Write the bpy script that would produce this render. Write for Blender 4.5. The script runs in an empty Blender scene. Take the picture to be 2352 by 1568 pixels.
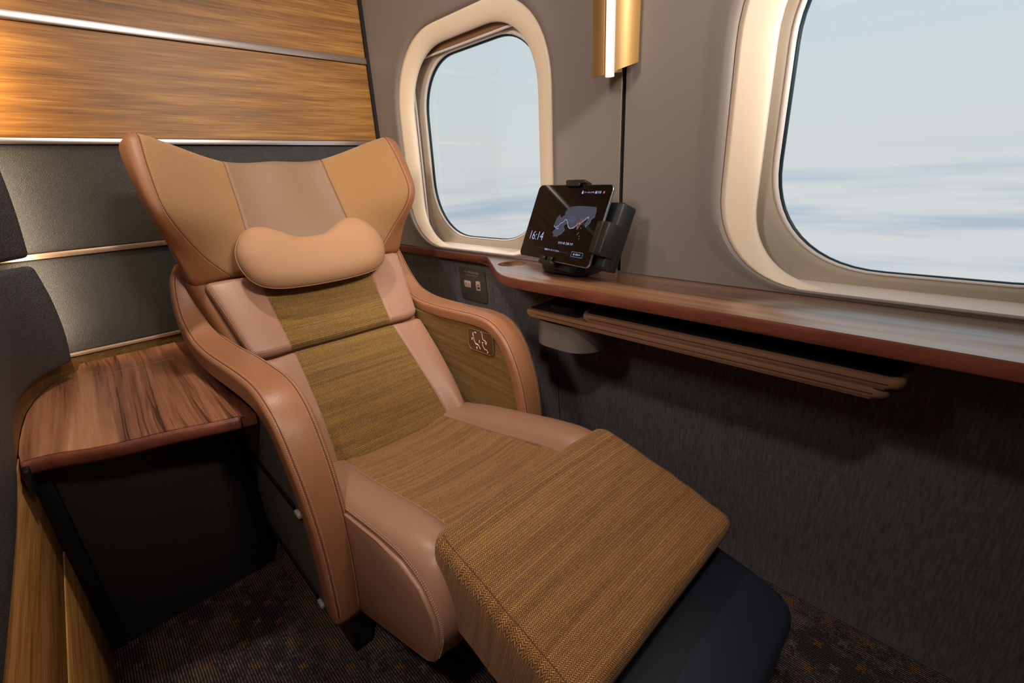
import bpy, bmesh, math, random
import numpy as np
from mathutils import Vector, Matrix

random.seed(7)
scene = bpy.context.scene
COL = scene.collection

# ---------------------------------------------------------------- camera
F_PX, YAW, PITCH, ROLL = 1051.25, 0.751755919, 0.348024626, -0.0522054466
def cam_axes():
    ca, sa = math.cos(YAW), math.sin(YAW); cb, sb = math.cos(PITCH), math.sin(PITCH)
    cc, sc = math.cos(ROLL), math.sin(ROLL)
    f = np.array([sa*cb, ca*cb, -sb]); r = np.array([ca, -sa, 0.0]); u = np.cross(r, f)
    return cc*r + sc*u, -sc*r + cc*u, f
_r, _u, _f = cam_axes()
cam_data = bpy.data.cameras.new('camera')
cam_data.sensor_width = 36.0
cam_data.lens = F_PX*36.0/2352.0
cam_data.clip_start = 0.02
cam = bpy.data.objects.new('camera', cam_data)
COL.objects.link(cam)
cam.matrix_world = Matrix(((_r[0], _u[0], -_f[0], 0.0), (_r[1], _u[1], -_f[1], 0.0), (_r[2], _u[2], -_f[2], 1.0), (0, 0, 0, 1)))
scene.camera = cam

# ---------------------------------------------------------------- view, world, lights
vs = scene.view_settings
scene.display_settings.display_device = 'sRGB'
vs.view_transform = 'Standard'; vs.look = 'None'; vs.gamma = 1.0; vs.exposure = 0.0
vs.use_curve_mapping = False
scene.cycles.use_denoising = True
scene.cycles.max_bounces = 10
scene.cycles.diffuse_bounces = 5
scene.cycles.glossy_bounces = 4
scene.cycles.transparent_max_bounces = 12
scene.cycles.sample_clamp_indirect = 6.0

class NT:
    """small helper for building node trees"""
    def __init__(self, tree):
        self.t = tree; self.n = tree.nodes; self.l = tree.links
    def add(self, typ, **kw):
        nd = self.n.new(typ)
        for k, v in kw.items(): setattr(nd, k, v)
        return nd
    def put(self, sock, v):
        if isinstance(v, bpy.types.NodeSocket): self.l.new(v, sock)
        else: sock.default_value = v
    def math(self, op, a, b=0.0, c=None):
        nd = self.add('ShaderNodeMath', operation=op)
        self.put(nd.inputs[0], a); self.put(nd.inputs[1], b)
        if c is not None: self.put(nd.inputs[2], c)
        return nd.outputs[0]
    def sstep(self, x, a, b):
        nd = self.add('ShaderNodeMapRange', interpolation_type='SMOOTHSTEP')
        self.put(nd.inputs[0], x); nd.inputs[1].default_value = a; nd.inputs[2].default_value = b
        return nd.outputs[0]
    def coord(self, which='Object'):
        return self.add('ShaderNodeTexCoord').outputs[which]
    def sep(self, v):
        nd = self.add('ShaderNodeSeparateXYZ'); self.l.new(v, nd.inputs[0]); return nd.outputs
    def comb(self, x, y, z):
        nd = self.add('ShaderNodeCombineXYZ')
        for s, v in zip(nd.inputs, (x, y, z)): self.put(s, v)
        return nd.outputs[0]
    def mapping(self, v, scale=(1, 1, 1), loc=(0, 0, 0), rot=(0, 0, 0)):
        nd = self.add('ShaderNodeMapping'); self.l.new(v, nd.inputs[0])
        nd.inputs['Scale'].default_value = scale; nd.inputs['Location'].default_value = loc
        nd.inputs['Rotation'].default_value = rot
        return nd.outputs[0]
    def noise(self, v, scale=5.0, detail=3.0, rough=0.5, dist=0.0, out='Fac'):
        nd = self.add('ShaderNodeTexNoise'); self.l.new(v, nd.inputs['Vector'])
        nd.inputs['Scale'].default_value = scale; nd.inputs['Detail'].default_value = detail
        nd.inputs['Roughness'].default_value = rough; nd.inputs['Distortion'].default_value = dist
        return nd.outputs[out]
    def voronoi(self, v, scale=5.0, feature='F1', out='Distance'):
        nd = self.add('ShaderNodeTexVoronoi', feature=feature); self.l.new(v, nd.inputs['Vector'])
        nd.inputs['Scale'].default_value = scale
        return nd.outputs[out]
    def ramp(self, fac, stops, interp='LINEAR'):
        nd = self.add('ShaderNodeValToRGB'); self.put(nd.inputs[0], fac)
        cr = nd.color_ramp; cr.interpolation = interp
        while len(cr.elements) < len(stops): cr.elements.new(0.5)
        for e, (p, c) in zip(cr.elements, stops):
            e.position = p; e.color = (*c, 1.0)
        return nd.outputs[0]
    def mix(self, fac, a, b, mode='MIX'):
        nd = self.add('ShaderNodeMix', data_type='RGBA', blend_type=mode)
        self.put(nd.inputs[0], fac)
        self.put(nd.inputs[6], a if isinstance(a, bpy.types.NodeSocket) else (*a, 1.0))
        self.put(nd.inputs[7], b if isinstance(b, bpy.types.NodeSocket) else (*b, 1.0))
        return nd.outputs[2]
    def bump(self, height, strength=0.3, dist=0.001):
        nd = self.add('ShaderNodeBump'); self.l.new(height, nd.inputs['Height'])
        nd.inputs['Strength'].default_value = strength; nd.inputs['Distance'].default_value = dist
        return nd.outputs[0]

def srgb(r, g, b):
    def f(c):
        c /= 255.0
        return c/12.92 if c <= 0.04045 else ((c+0.055)/1.055)**2.4
    return (f(r), f(g), f(b))

def new_mat(name):
    m = bpy.data.materials.new(name); m.use_nodes = True
    nt = NT(m.node_tree)
    b = m.node_tree.nodes['Principled BSDF']
    return m, nt, b

def simple(name, col, rough=0.5, metal=0.0, spec=0.5, coat=0.0, emis=None, es=0.0, bump=None):
    m, nt, b = new_mat(name)
    b.inputs['Base Color'].default_value = (*col, 1)
    b.inputs['Roughness'].default_value = rough; b.inputs['Metallic'].default_value = metal
    b.inputs['Specular IOR Level'].default_value = spec; b.inputs['Coat Weight'].default_value = coat
    if emis:
        b.inputs['Emission Color'].default_value = (*emis, 1); b.inputs['Emission Strength'].default_value = es
    if bump:
        h = nt.noise(nt.coord('Object'), bump[0], 2.0)
        nt.l.new(nt.bump(h, bump[1], bump[2]), b.inputs['Normal'])
    return m

# world: pale overcast sky over a hazy, far, pale blue country
world = bpy.data.worlds.new('world'); scene.world = world; world.use_nodes = True
w = NT(world.node_tree)
bg = world.node_tree.nodes['Background']
d = w.coord('Generated'); dx, dy, dz = w.sep(d)
band = w.noise(w.mapping(d, scale=(2.2, 2.2, 34.0)), 1.0, 3.0, 0.55)
wide = w.noise(w.mapping(d, scale=(4.0, 3.0, 5.0), loc=(0.4, 1.7, 0)), 1.0, 1.0)
land = w.math('MULTIPLY', w.sstep(dz, 0.035, -0.07), w.sstep(dz, -0.30, -0.10))
msk = w.math('MULTIPLY', w.sstep(w.math('ADD', w.math('MULTIPLY', band, 0.62), w.math('MULTIPLY', wide, 0.38)), 0.42, 0.62), land)
skyc = w.ramp(w.sstep(dz, -0.2, 0.5), [(0.0, srgb(214, 216, 218)), (0.3, srgb(212, 217, 218)), (0.6, srgb(205, 217, 221)), (1.0, srgb(203, 217, 222))])
c = w.mix(w.math('MULTIPLY', msk, 0.9), skyc, srgb(164, 184, 204))
w.l.new(c, bg.inputs['Color']); bg.inputs['Strength'].default_value = 1.0

def area_light(name, loc, target, size, power, col, shape='DISK', size_y=None, spread=None):
    L = bpy.data.lights.new(name, 'AREA'); L.shape = shape; L.size = size
    if size_y: L.size_y = size_y
    L.energy = power; L.color = col
    if spread: L.spread = spread
    o = bpy.data.objects.new(name, L); COL.objects.link(o)
    o.location = loc
    o.rotation_euler = (Vector(target)-Vector(loc)).to_track_quat('-Z', 'Y').to_euler()
    return o
WARM = (1.0, 0.89, 0.78)
def spot_light(name, loc, target, power, col, angle, blend=1.0, radius=0.05):
    L = bpy.data.lights.new(name, 'SPOT'); L.energy = power; L.color = col
    L.spot_size = math.radians(angle); L.spot_blend = blend; L.shadow_soft_size = radius
    o = bpy.data.objects.new(name, L); COL.objects.link(o); o.location = loc
    o.rotation_euler = (Vector(target)-Vector(loc)).to_track_quat('-Z', 'Y').to_euler()
    return o
spot_light('downlight_seat', (0.27, 1.14, 2.08), (0.24, 1.06, 0.0), 41.0, WARM, 90, 1.0, 0.05)
spot_light('downlight_front', (0.42, -0.85, 2.06), (0.60, 1.45, 1.02), 82.0, WARM, 62, 1.0, 0.10)
spot_light('reveal_fill_spot', (0.76, -0.95, 1.97), (1.0, 1.40, 1.10), 190.0, WARM, 44, 1.0, 0.08)  # spot added to brighten the window reveals, no such fitting stands here
spot_light('downlight_aisle', (-0.40, -0.10, 2.06), (0.34, 0.42, 0.40), 45.0, WARM, 66, 1.0, 0.06)
area_light('upper_wall_fill', (-0.85, 0.75, 2.00), (1.0, 1.15, 1.42), 0.30, 5.0, WARM, shape='RECTANGLE', size_y=0.6, spread=math.radians(80))  # unseen fill added to lift the upper window wall, not a cove lamp
area_light('ceiling_wash', (0.1, 0.2, 2.10), (0.1, 0.2, 0.0), 0.9, 3.5, WARM, shape='RECTANGLE', size_y=1.4)  # broad fill added to lift the walls and reveals
area_light('aisle_glow', (-0.95, -0.35, 1.30), (0.8, 0.5, 0.5), 0.5, 3.8, (1.0, 0.90, 0.84), shape='RECTANGLE', size_y=0.6)
area_light('partition_strip', (-0.100, 1.725, 0.86), (-0.05, 1.80, 0.86), 0.02, 1.25, (1.0, 0.78, 0.52), shape='RECTANGLE', size_y=0.5)
area_light('back_wall_sconce', (-0.105, 1.720, 1.36), (-0.03, 1.80, 1.34), 0.03, 2.1, (1.0, 0.74, 0.36), shape='RECTANGLE', size_y=0.36)

# ---------------------------------------------------------------- materials
def m_oak(name, axis, dark=(84, 54, 22), mid=(142, 96, 44), light=(184, 136, 74), rough=0.42):
    m, nt, b = new_mat(name)
    co = nt.coord('Object')
    s = {'x': (2.6, 52, 52), 'y': (52, 2.6, 52), 'z': (52, 52, 2.6)}[axis]
    s2 = {'x': (7, 330, 330), 'y': (330, 7, 330), 'z': (330, 330, 7)}[axis]
    warp = nt.noise(nt.mapping(co, scale=tuple(v*0.12 for v in s)), 1.0, 2.0, out='Color')
    va = nt.add('ShaderNodeVectorMath', operation='MULTIPLY_ADD')
    nt.l.new(warp, va.inputs[0]); va.inputs[1].default_value = (0.06, 0.06, 0.06); nt.l.new(co, va.inputs[2])
    n1 = nt.noise(nt.mapping(va.outputs[0], scale=s), 1.0, 5.0, 0.6, 0.4)
    n2 = nt.noise(nt.mapping(co, scale=s2), 1.0, 2.0, 0.6)
    f = nt.math('ADD', nt.math('MULTIPLY', n1, 0.56), nt.math('MULTIPLY', n2, 0.44))
    c = nt.ramp(f, [(0.30, srgb(*dark)), (0.5, srgb(*mid)), (0.70, srgb(*light))])
    nt.l.new(c, b.inputs['Base Color'])
    b.inputs['Roughness'].default_value = rough; b.inputs['Specular IOR Level'].default_value = 0.35
    nt.l.new(nt.bump(n2, 0.25, 0.0005), b.inputs['Normal'])
    return m

def m_walnut(name, rot=0.0, gloss=0.35, coat=0.0, pal=((70, 40, 28), (132, 84, 60), (172, 116, 84), (204, 150, 112)), scale=1.0):
    m, nt, b = new_mat(name)
    co = nt.mapping(nt.coord('Object'), rot=(0, 0, rot))
    warp = nt.noise(nt.mapping(co, scale=(5.0, 1.6, 5.0)), 1.0, 2.0, out='Color')
    va = nt.add('ShaderNodeVectorMath', operation='MULTIPLY_ADD')
    nt.l.new(warp, va.inputs[0]); va.inputs[1].default_value = (0.034, 0.0, 0.0); nt.l.new(co, va.inputs[2])
    big = nt.noise(nt.mapping(va.outputs[0], scale=(13*scale, 0.5, 13*scale)), 1.0, 2.0, 0.5)
    fine = nt.noise(nt.mapping(va.outputs[0], scale=(75*scale, 1.6, 75*scale)), 1.0, 4.0, 0.62)
    pore = nt.noise(nt.mapping(co, scale=(420, 12, 420)), 1.0, 2.0, 0.6)
    f = nt.math('ADD', nt.math('MULTIPLY', big, 0.62), nt.math('ADD', nt.math('MULTIPLY', fine, 0.30), nt.math('MULTIPLY', pore, 0.08)))
    vein = nt.noise(nt.mapping(va.outputs[0], scale=(64*scale, 0.8, 64*scale), loc=(3.1, 0.7, 0)), 1.0, 3.0, 0.55, 0.6)
    vm = nt.math('MULTIPLY', nt.sstep(nt.math('ABSOLUTE', nt.math('SUBTRACT', vein, 0.5)), 0.045, 0.0), nt.sstep(big, 0.56, 0.40))
    f = nt.math('SUBTRACT', f, nt.math('MULTIPLY', vm, 0.10))
    c = nt.ramp(f, [(0.36, srgb(*pal[0])), (0.45, srgb(*pal[1])), (0.54, srgb(*pal[2])), (0.64, srgb(*pal[3]))])
    nt.l.new(c, b.inputs['Base Color']); b.inputs['Roughness'].default_value = gloss
    b.inputs['Specular IOR Level'].default_value = 0.4
    b.inputs['Coat Weight'].default_value = coat; b.inputs['Coat Roughness'].default_value = 0.27; b.inputs['Coat IOR'].default_value = 1.7
    nt.l.new(nt.bump(pore, 0.15, 0.0004), b.inputs['Normal'])
    return m

def m_leather(name, col, rough=0.40, grain=520.0, bump=0.25):
    m, nt, b = new_mat(name)
    co = nt.coord('Object')
    v = nt.voronoi(co, grain, 'SMOOTH_F1')
    n = nt.noise(co, 9.0, 3.0)
    c = nt.mix(nt.math('MULTIPLY', n, 0.35), col, tuple(x*0.72 for x in col))
    nt.l.new(c, b.inputs['Base Color']); b.inputs['Roughness'].default_value = rough
    b.inputs['Specular IOR Level'].default_value = 0.42
    h = nt.math('ADD', v, nt.math('MULTIPLY', nt.noise(co, 160.0, 3.0), 0.8))
    nt.l.new(nt.bump(h, bump, 0.0007), b.inputs['Normal'])
    return m

def m_herring(name, dark, light, row=0.0046, pitch=0.0032, vary=0.7):
    """zigzag weave: rows along u, slanted threads, every row with its own brightness, slant and phase"""
    m, nt, b = new_mat(name)
    uvc = nt.coord('UV'); u, v, _ = nt.sep(uvc)
    wob = nt.noise(uvc, 14.0, 2.0)
    vv = nt.math('ADD', v, nt.math('MULTIPLY', nt.math('SUBTRACT', wob, 0.5), 0.0022))
    r = nt.math('DIVIDE', vv, row); ri = nt.math('FLOOR', r); fr = nt.math('FRACT', r)
    wn = nt.add('ShaderNodeTexWhiteNoise', noise_dimensions='1D'); nt.l.new(ri, wn.inputs['W'])
    wnb = nt.add('ShaderNodeTexWhiteNoise', noise_dimensions='1D'); nt.l.new(nt.math('ADD', ri, 0.37), wnb.inputs['W'])
    par = nt.math('SUBTRACT', nt.math('MULTIPLY', nt.math('FLOORED_MODULO', ri, 2.0), 2.0), 1.0)
    slant = nt.math('ADD', 0.75, nt.math('MULTIPLY', wnb.outputs[0], 0.75))
    s = nt.math('ADD', nt.math('DIVIDE', u, pitch), nt.math('MULTIPLY', nt.math('MULTIPLY', par, slant), fr))
    s = nt.math('ADD', s, wn.outputs[0])
    s = nt.math('ADD', s, nt.math('MULTIPLY', nt.noise(uvc, 60.0, 1.0), 0.9))
    da = nt.math('MULTIPLY', nt.math('ABSOLUTE', nt.math('SUBTRACT', nt.math('FRACT', s), 0.5)), 2.0)
    e = nt.math('MULTIPLY', nt.math('ABSOLUTE', nt.math('SUBTRACT', fr, 0.5)), 2.0)
    mask = nt.math('MULTIPLY', nt.sstep(da, 0.66, 0.36), nt.sstep(e, 1.0, 0.70))
    wn2 = nt.add('ShaderNodeTexWhiteNoise', noise_dimensions='2D')
    nt.l.new(nt.comb(ri, nt.math('FLOOR', s), 0.0), wn2.inputs['Vector'])
    # slow change of brightness from row to row and along a row
    band = nt.noise(nt.comb(nt.math('MULTIPLY', ri, 0.31), nt.math('MULTIPLY', u, 2.5), 0.0), 1.0, 3.0, 0.7)
    g = nt.math('ADD', nt.math('MULTIPLY', wn2.outputs[0], 0.40), nt.math('ADD', nt.math('MULTIPLY', wn.outputs[0], 0.30), nt.math('MULTIPLY', nt.sstep(band, 0.30, 0.70), 0.55)))
    amt = nt.math('MULTIPLY', mask, nt.math('ADD', 1.0-vary, nt.math('MULTIPLY', g, vary)))
    basec = nt.mix(nt.sstep(band, 0.30, 0.70), tuple(x*0.78 for x in dark), tuple(x*1.2 for x in dark))
    c = nt.mix(amt, basec, light)
    nt.l.new(c, b.inputs['Base Color']); b.inputs['Roughness'].default_value = 0.85
    b.inputs['Specular IOR Level'].default_value = 0.2; b.inputs['Sheen Weight'].default_value = 0.1
    nt.l.new(nt.bump(mask, 0.7, 0.0012), b.inputs['Normal'])
    return m

def m_knit(name, dark, light, cell=0.0034):
    m, nt, b = new_mat(name)
    u, v, _ = nt.sep(nt.coord('UV'))
    row = nt.math('DIVIDE', v, cell*0.8); ri = nt.math('FLOOR', row)
    uu = nt.math('ADD', nt.math('DIVIDE', u, cell), nt.math('MULTIPLY', nt.math('FLOORED_MODULO', ri, 2.0), 0.5))
    a = nt.math('SUBTRACT', nt.math('FRACT', uu), 0.5); bq = nt.math('SUBTRACT', nt.math('FRACT', row), 0.5)
    r2 = nt.math('ADD', nt.math('MULTIPLY', a, a), nt.math('MULTIPLY', bq, bq))
    hole = nt.sstep(r2, 0.02, 0.13)
    c = nt.mix(hole, dark, light)
    nt.l.new(c, b.inputs['Base Color']); b.inputs['Roughness'].default_value = 0.8
    b.inputs['Specular IOR Level'].default_value = 0.2; b.inputs['Sheen Weight'].default_value = 0.2
    nt.l.new(nt.bump(hole, 0.5, 0.0008), b.inputs['Normal'])
    return m

def m_pebble(name, col, light, scale=330.0, rough=0.55, bump=0.9, spec=0.5):
    m, nt, b = new_mat(name)
    co = nt.coord('Object')
    v = nt.voronoi(co, scale, 'F1'); n = nt.noise(co, scale*1.7, 2.0)
    f = nt.math('ADD', nt.math('MULTIPLY', v, 0.8), nt.math('MULTIPLY', n, 0.5))
    c = nt.mix(nt.sstep(f, 0.35, 0.95), col, light)
    nt.l.new(c, b.inputs['Base Color']); b.inputs['Roughness'].default_value = rough
    b.inputs['Specular IOR Level'].default_value = spec
    nt.l.new(nt.bump(f, bump, 0.0014), b.inputs['Normal'])
    return m

def m_weave(name, col, light):
    m, nt, b = new_mat(name)
    co = nt.coord('Object')
    a = nt.noise(nt.mapping(co, scale=(260, 260, 26)), 1.0, 3.0, 0.6)
    c2 = nt.noise(nt.mapping(co, scale=(40, 40, 420)), 1.0, 2.0, 0.5)
    f = nt.math('ADD', nt.math('MULTIPLY', a, 0.7), nt.math('MULTIPLY', c2, 0.3))
    c = nt.mix(nt.sstep(f, 0.30, 0.74), col, light)
    nt.l.new(c, b.inputs['Base Color']); b.inputs['Roughness'].default_value = 0.8
    b.inputs['Specular IOR Level'].default_value = 0.25
    nt.l.new(nt.bump(f, 0.25, 0.0006), b.inputs['Normal'])
    return m

def m_carpet(name):
    m, nt, b = new_mat(name)
    co = nt.coord('Object'); x, y, _ = nt.sep(co)
    # loop rows run along y
    lx = nt.math('DIVIDE', x, 0.0052); fx = nt.math('SUBTRACT', nt.math('FRACT', lx), 0.5); ix = nt.math('FLOOR', lx)
    ly = nt.math('ADD', nt.math('DIVIDE', y, 0.0062), nt.math('MULTIPLY', nt.math('FLOORED_MODULO', ix, 2.0), 0.5))
    wn = nt.add('ShaderNodeTexWhiteNoise', noise_dimensions='1D'); nt.l.new(ix, wn.inputs['W'])
    ly = nt.math('ADD', ly, nt.math('MULTIPLY', wn.outputs[0], 0.6))
    fy = nt.math('SUBTRACT', nt.math('FRACT', ly), 0.5); iy = nt.math('FLOOR', ly)
    rr = nt.math('ADD', nt.math('MULTIPLY', nt.math('MULTIPLY', fx, fx), 1.5), nt.math('MULTIPLY', nt.math('MULTIPLY', fy, fy), 0.42))
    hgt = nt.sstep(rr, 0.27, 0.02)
    wn2 = nt.add('ShaderNodeTexWhiteNoise', noise_dimensions='2D'); nt.l.new(nt.comb(ix, iy, 0.0), wn2.inputs['Vector'])
    patch = nt.noise(nt.mapping(co, scale=(7, 3.5, 7)), 1.0, 3.0, 0.6)
    tone = nt.math('ADD', nt.math('MULTIPLY', wn2.outputs[0], 0.35), nt.math('MULTIPLY', nt.sstep(patch, 0.3, 0.7), 0.62))
    base = nt.ramp(tone, [(0.30, srgb(68, 61, 62)), (0.62, srgb(110, 98, 93)), (0.95, srgb(142, 118, 98))])
    # little woven crosses on a staggered grid, grey and gold by turns
    px, py = 0.0375, 0.0392
    gx = nt.math('DIVIDE', nt.math('ADD', x, 0.138), px); gy = nt.math('DIVIDE', nt.math('SUBTRACT', y, 1.219), py)
    ixx = nt.math('ROUND', gx); iyy = nt.math('ROUND', gy)
    ax = nt.math('SUBTRACT', gx, ixx); ay = nt.math('SUBTRACT', gy, iyy)
    even = nt.math('SUBTRACT', 1.0, nt.math('FLOORED_MODULO', nt.math('ADD', ixx, iyy), 2.0))
    d1 = nt.math('ABSOLUTE', nt.math('SUBTRACT', ax, ay)); d2 = nt.math('ABSOLUTE', nt.math('ADD', ax, ay))
    arm = nt.sstep(nt.math('MINIMUM', d1, d2), 0.17, 0.06)
    ext = nt.sstep(nt.math('MAXIMUM', nt.math('ABSOLUTE', ax), nt.math('ABSOLUTE', ay)), 0.26, 0.19)
    cross = nt.math('MULTIPLY', nt.math('MULTIPLY', arm, ext), even)
    odd = nt.math('FLOORED_MODULO', ixx, 2.0)
    cc = nt.mix(odd, srgb(122, 122, 132), srgb(158, 104, 40))
    c = nt.mix(nt.math('MULTIPLY', cross, 0.75), base, cc)
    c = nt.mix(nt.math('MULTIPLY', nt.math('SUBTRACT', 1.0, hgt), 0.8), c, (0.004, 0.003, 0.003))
    nt.l.new(c, b.inputs['Base Color']); b.inputs['Roughness'].default_value = 0.9
    b.inputs['Specular IOR Level'].default_value = 0.15
    nt.l.new(nt.bump(hgt, 0.9, 0.003), b.inputs['Normal'])
    return m

def m_glass(name):
    m = bpy.data.materials.new(name); m.use_nodes = True
    nt = NT(m.node_tree); out = m.node_tree.nodes['Material Output']
    m.node_tree.nodes.remove(m.node_tree.nodes['Principled BSDF'])
    tr = nt.add('ShaderNodeBsdfTransparent'); tr.inputs[0].default_value = (0.97, 0.985, 0.985, 1)
    gl = nt.add('ShaderNodeBsdfGlossy'); gl.inputs['Roughness'].default_value = 0.02
    fr = nt.add('ShaderNodeFresnel'); fr.inputs[0].default_value = 1.35
    mx = nt.add('ShaderNodeMixShader'); nt.l.new(nt.math('MULTIPLY', fr.outputs[0], 0.06), mx.inputs[0])
    nt.l.new(tr.outputs[0], mx.inputs[1]); nt.l.new(gl.outputs[0], mx.inputs[2])
    nt.l.new(mx.outputs[0], out.inputs['Surface'])
    return m

M = {}
M['oak'] = m_oak('oak_veneer', 'x')
M['oak_low'] = m_oak('oak_panel', 'y', (132, 82, 36), (208, 146, 78), (240, 190, 120))
M['rail'] = m_oak('olive_oak', 'y', (74, 52, 24), (108, 80, 40), (138, 104, 56))
M['walnut'] = m_walnut('walnut_top', 0.02)
M['walnut_edge'] = m_walnut('walnut_edge', 0.18, 0.4, 0.0, ((70, 34, 26), (104, 56, 42), (122, 66, 50), (140, 78, 60)))
M['shelf'] = m_walnut('shelf_walnut', 0.0, 0.3, 1.0, ((74, 46, 30), (112, 74, 50), (140, 96, 66), (164, 118, 84)), 1.3)
M['leather'] = m_leather('tan_leather', srgb(168, 125, 103))
M['leather_arm'] = m_leather('caramel_leather', srgb(164, 111, 78))
M['leather_dark'] = m_leather('brown_leather', srgb(144, 94, 58), 0.5)
M['leather_head'] = m_leather('headrest_leather', srgb(132, 102, 80), 0.5)
M['pillow'] = m_leather('pillow_cloth', srgb(168, 126, 92), 0.75, 900.0, 0.12)
M['herring'] = m_herring('herringbone_cloth', srgb(106, 68, 32), srgb(214, 160, 100), 0.0042, 0.0029, 0.72)
M['herring_back'] = m_herring('herringbone_cloth_shaded', srgb(84, 60, 24), srgb(196, 152, 84), 0.0042, 0.0029, 0.72)  # same cloth as the legrest, its dimmer lighting put into the colours
M['knit'] = m_knit('knit_cloth', srgb(92, 66, 40), srgb(164, 122, 80), 0.0024)
M['seam'] = simple('seam_shadow_gap', srgb(104, 64, 44), 0.8)
M['stitch'] = simple('thread', srgb(216, 184, 152), 0.7)
M['pad'] = m_pebble('charcoal_felt', srgb(36, 35, 38), srgb(104, 102, 106), 620.0, bump=0.9)
M['wallfab'] = m_pebble('charcoal_wallcloth', srgb(33, 32, 33), srgb(60, 58, 58), 620.0, bump=0.8)
M['weave'] = m_weave('dark_weave', srgb(82, 77, 79), srgb(118, 112, 114))
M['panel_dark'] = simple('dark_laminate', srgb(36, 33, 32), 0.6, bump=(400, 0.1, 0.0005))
M['side_cloth'] = m_pebble('side_panel_cloth', srgb(66, 62, 60), srgb(96, 92, 88), 700.0, bump=0.3)
M['black'] = simple('black_plastic', srgb(13, 16, 18), 0.42)
M['navy'] = m_leather('black_vinyl', srgb(36, 40, 52), 0.45, 700.0, 0.15)
M['gapblack'] = simple('black_joint', srgb(8, 8, 9), 0.8)
M['taupe'] = simple('taupe_panel', srgb(134, 123, 117), 0.55, bump=(500, 0.05, 0.0004))
M['cream'] = simple('cream_reveal', srgb(250, 230, 206), 0.42)
M['sill'] = simple('pale_sill', srgb(232, 214, 202), 0.42)
M['frame'] = simple('warm_grey_frame', srgb(190, 176, 158), 0.45)
M['bead'] = simple('white_bead', srgb(240, 230, 224), 0.35)
M['gasket'] = simple('gasket', srgb(18, 44, 56), 0.35)
M['blind'] = simple('blind_cloth', srgb(140, 104, 78), 0.7)
M['glass'] = m_glass('window_glass')
M['alu'] = simple('satin_aluminium', srgb(206, 196, 194), 0.32, 1.0)
M['bronze'] = simple('bronze_trim', srgb(190, 160, 138), 0.4, 0.7)
M['brass'] = simple('satin_brass', srgb(158, 122, 70), 0.48, 0.4)
M['reflector'] = simple('pale_reflector', srgb(240, 206, 150), 0.5)
M['tube'] = simple('lit_tube', (1, 0.9, 0.8), 0.5, emis=(1.0, 0.87, 0.83), es=0.86)
M['tray'] = simple('brown_gloss_plastic', srgb(122, 88, 68), 0.2, coat=0.5)
M['tray_top'] = simple('shaded_tray_top', srgb(34, 30, 32), 0.35)  # brown tray darkened by the shade put into its colour
M['grey_metal'] = simple('graphite_metal', srgb(126, 122, 120), 0.4, 0.4)
M['outlet'] = simple('outlet_plastic', srgb(212, 186, 170), 0.5)
M['plate'] = simple('dark_plate', srgb(84, 76, 70), 0.6)
M['print'] = simple('pale_print', srgb(210, 190, 172), 0.6)
M['ctrl'] = simple('brown_plate', srgb(96, 60, 38), 0.5)
M['icon'] = simple('icon_print_glow', srgb(226, 200, 182), 0.5, emis=srgb(226, 200, 182), es=0.25)  # printed icons with a faint glow added
M['silver'] = simple('silver_cap', srgb(206, 202, 202), 0.3, 0.5)
M['tablet_metal'] = simple('tablet_metal', srgb(150, 164, 166), 0.32, 1.0)
M['screen'] = simple('screen_glass', srgb(7, 8, 10), 0.05, spec=0.3)
M['scr_white'] = simple('screen_white', (0, 0, 0), 0.5, emis=srgb(186, 200, 246), es=0.95)
M['scr_map'] = simple('screen_map', (0, 0, 0), 0.5, emis=srgb(56, 60, 74), es=1.0)
M['scr_hi'] = simple('screen_map_centre', (0, 0, 0), 0.5, emis=srgb(64, 68, 98), es=1.0)
M['scr_line'] = simple('screen_line', (0, 0, 0), 0.5, emis=srgb(140, 150, 190), es=1.0)
M['scr_dim'] = simple('screen_dim_line', (0, 0, 0), 0.5, emis=srgb(90, 84, 92), es=1.0)
M['scr_red'] = simple('screen_red', (0, 0, 0), 0.5, emis=srgb(204, 92, 84), es=0.9)
M['scr_brown'] = simple('screen_brown', (0, 0, 0), 0.5, emis=srgb(120, 74, 58), es=1.0)
M['ceiling'] = simple('ceiling_paint', srgb(176, 160, 142), 0.7)
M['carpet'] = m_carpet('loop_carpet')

# ---------------------------------------------------------------- object helpers
def tag(o, label=None, cat=None, group=None, kind=None):
    if label: o['label'] = label
    if cat: o['category'] = cat
    if group: o['group'] = group
    if kind: o['kind'] = kind
    return o

def link(o, parent=None):
    COL.objects.link(o)
    if parent is not None:
        o.parent = parent
        if parent.type == 'EMPTY': o.matrix_parent_inverse = Matrix.Translation(-Vector(parent.location))
    return o

def thing(name, label, cat, loc=(0, 0, 0), group=None):
    o = bpy.data.objects.new(name, None); o.empty_display_size = 0.05
    o.location = loc; COL.objects.link(o)
    return tag(o, label, cat, group)

def mesh(name, verts, faces, mat, parent=None, uv=None, smooth=True, sharp=None, recalc=False):
    me = bpy.data.meshes.new(name)
    me.from_pydata([tuple(map(float, v)) for v in verts], [], [tuple(int(i) for i in f) for f in faces])
    if recalc:
        bm = bmesh.new(); bm.from_mesh(me); bmesh.ops.recalc_face_normals(bm, faces=bm.faces[:]); bm.to_mesh(me); bm.free()
    if uv is not None:
        lay = me.uv_layers.new(name='UVMap'); uvn = np.asarray(uv, float)
        idx = np.empty(len(me.loops), dtype=np.int32); me.loops.foreach_get('vertex_index', idx)
        lay.data.foreach_set('uv', uvn[idx].astype(np.float32).ravel())
    me.polygons.foreach_set('use_smooth', [smooth]*len(me.polygons))
    if smooth and sharp: me.set_sharp_from_angle(angle=math.radians(sharp))
    me.materials.append(mat); me.update()
    o = bpy.data.objects.new(name, me)
    return link(o, parent)

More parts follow.
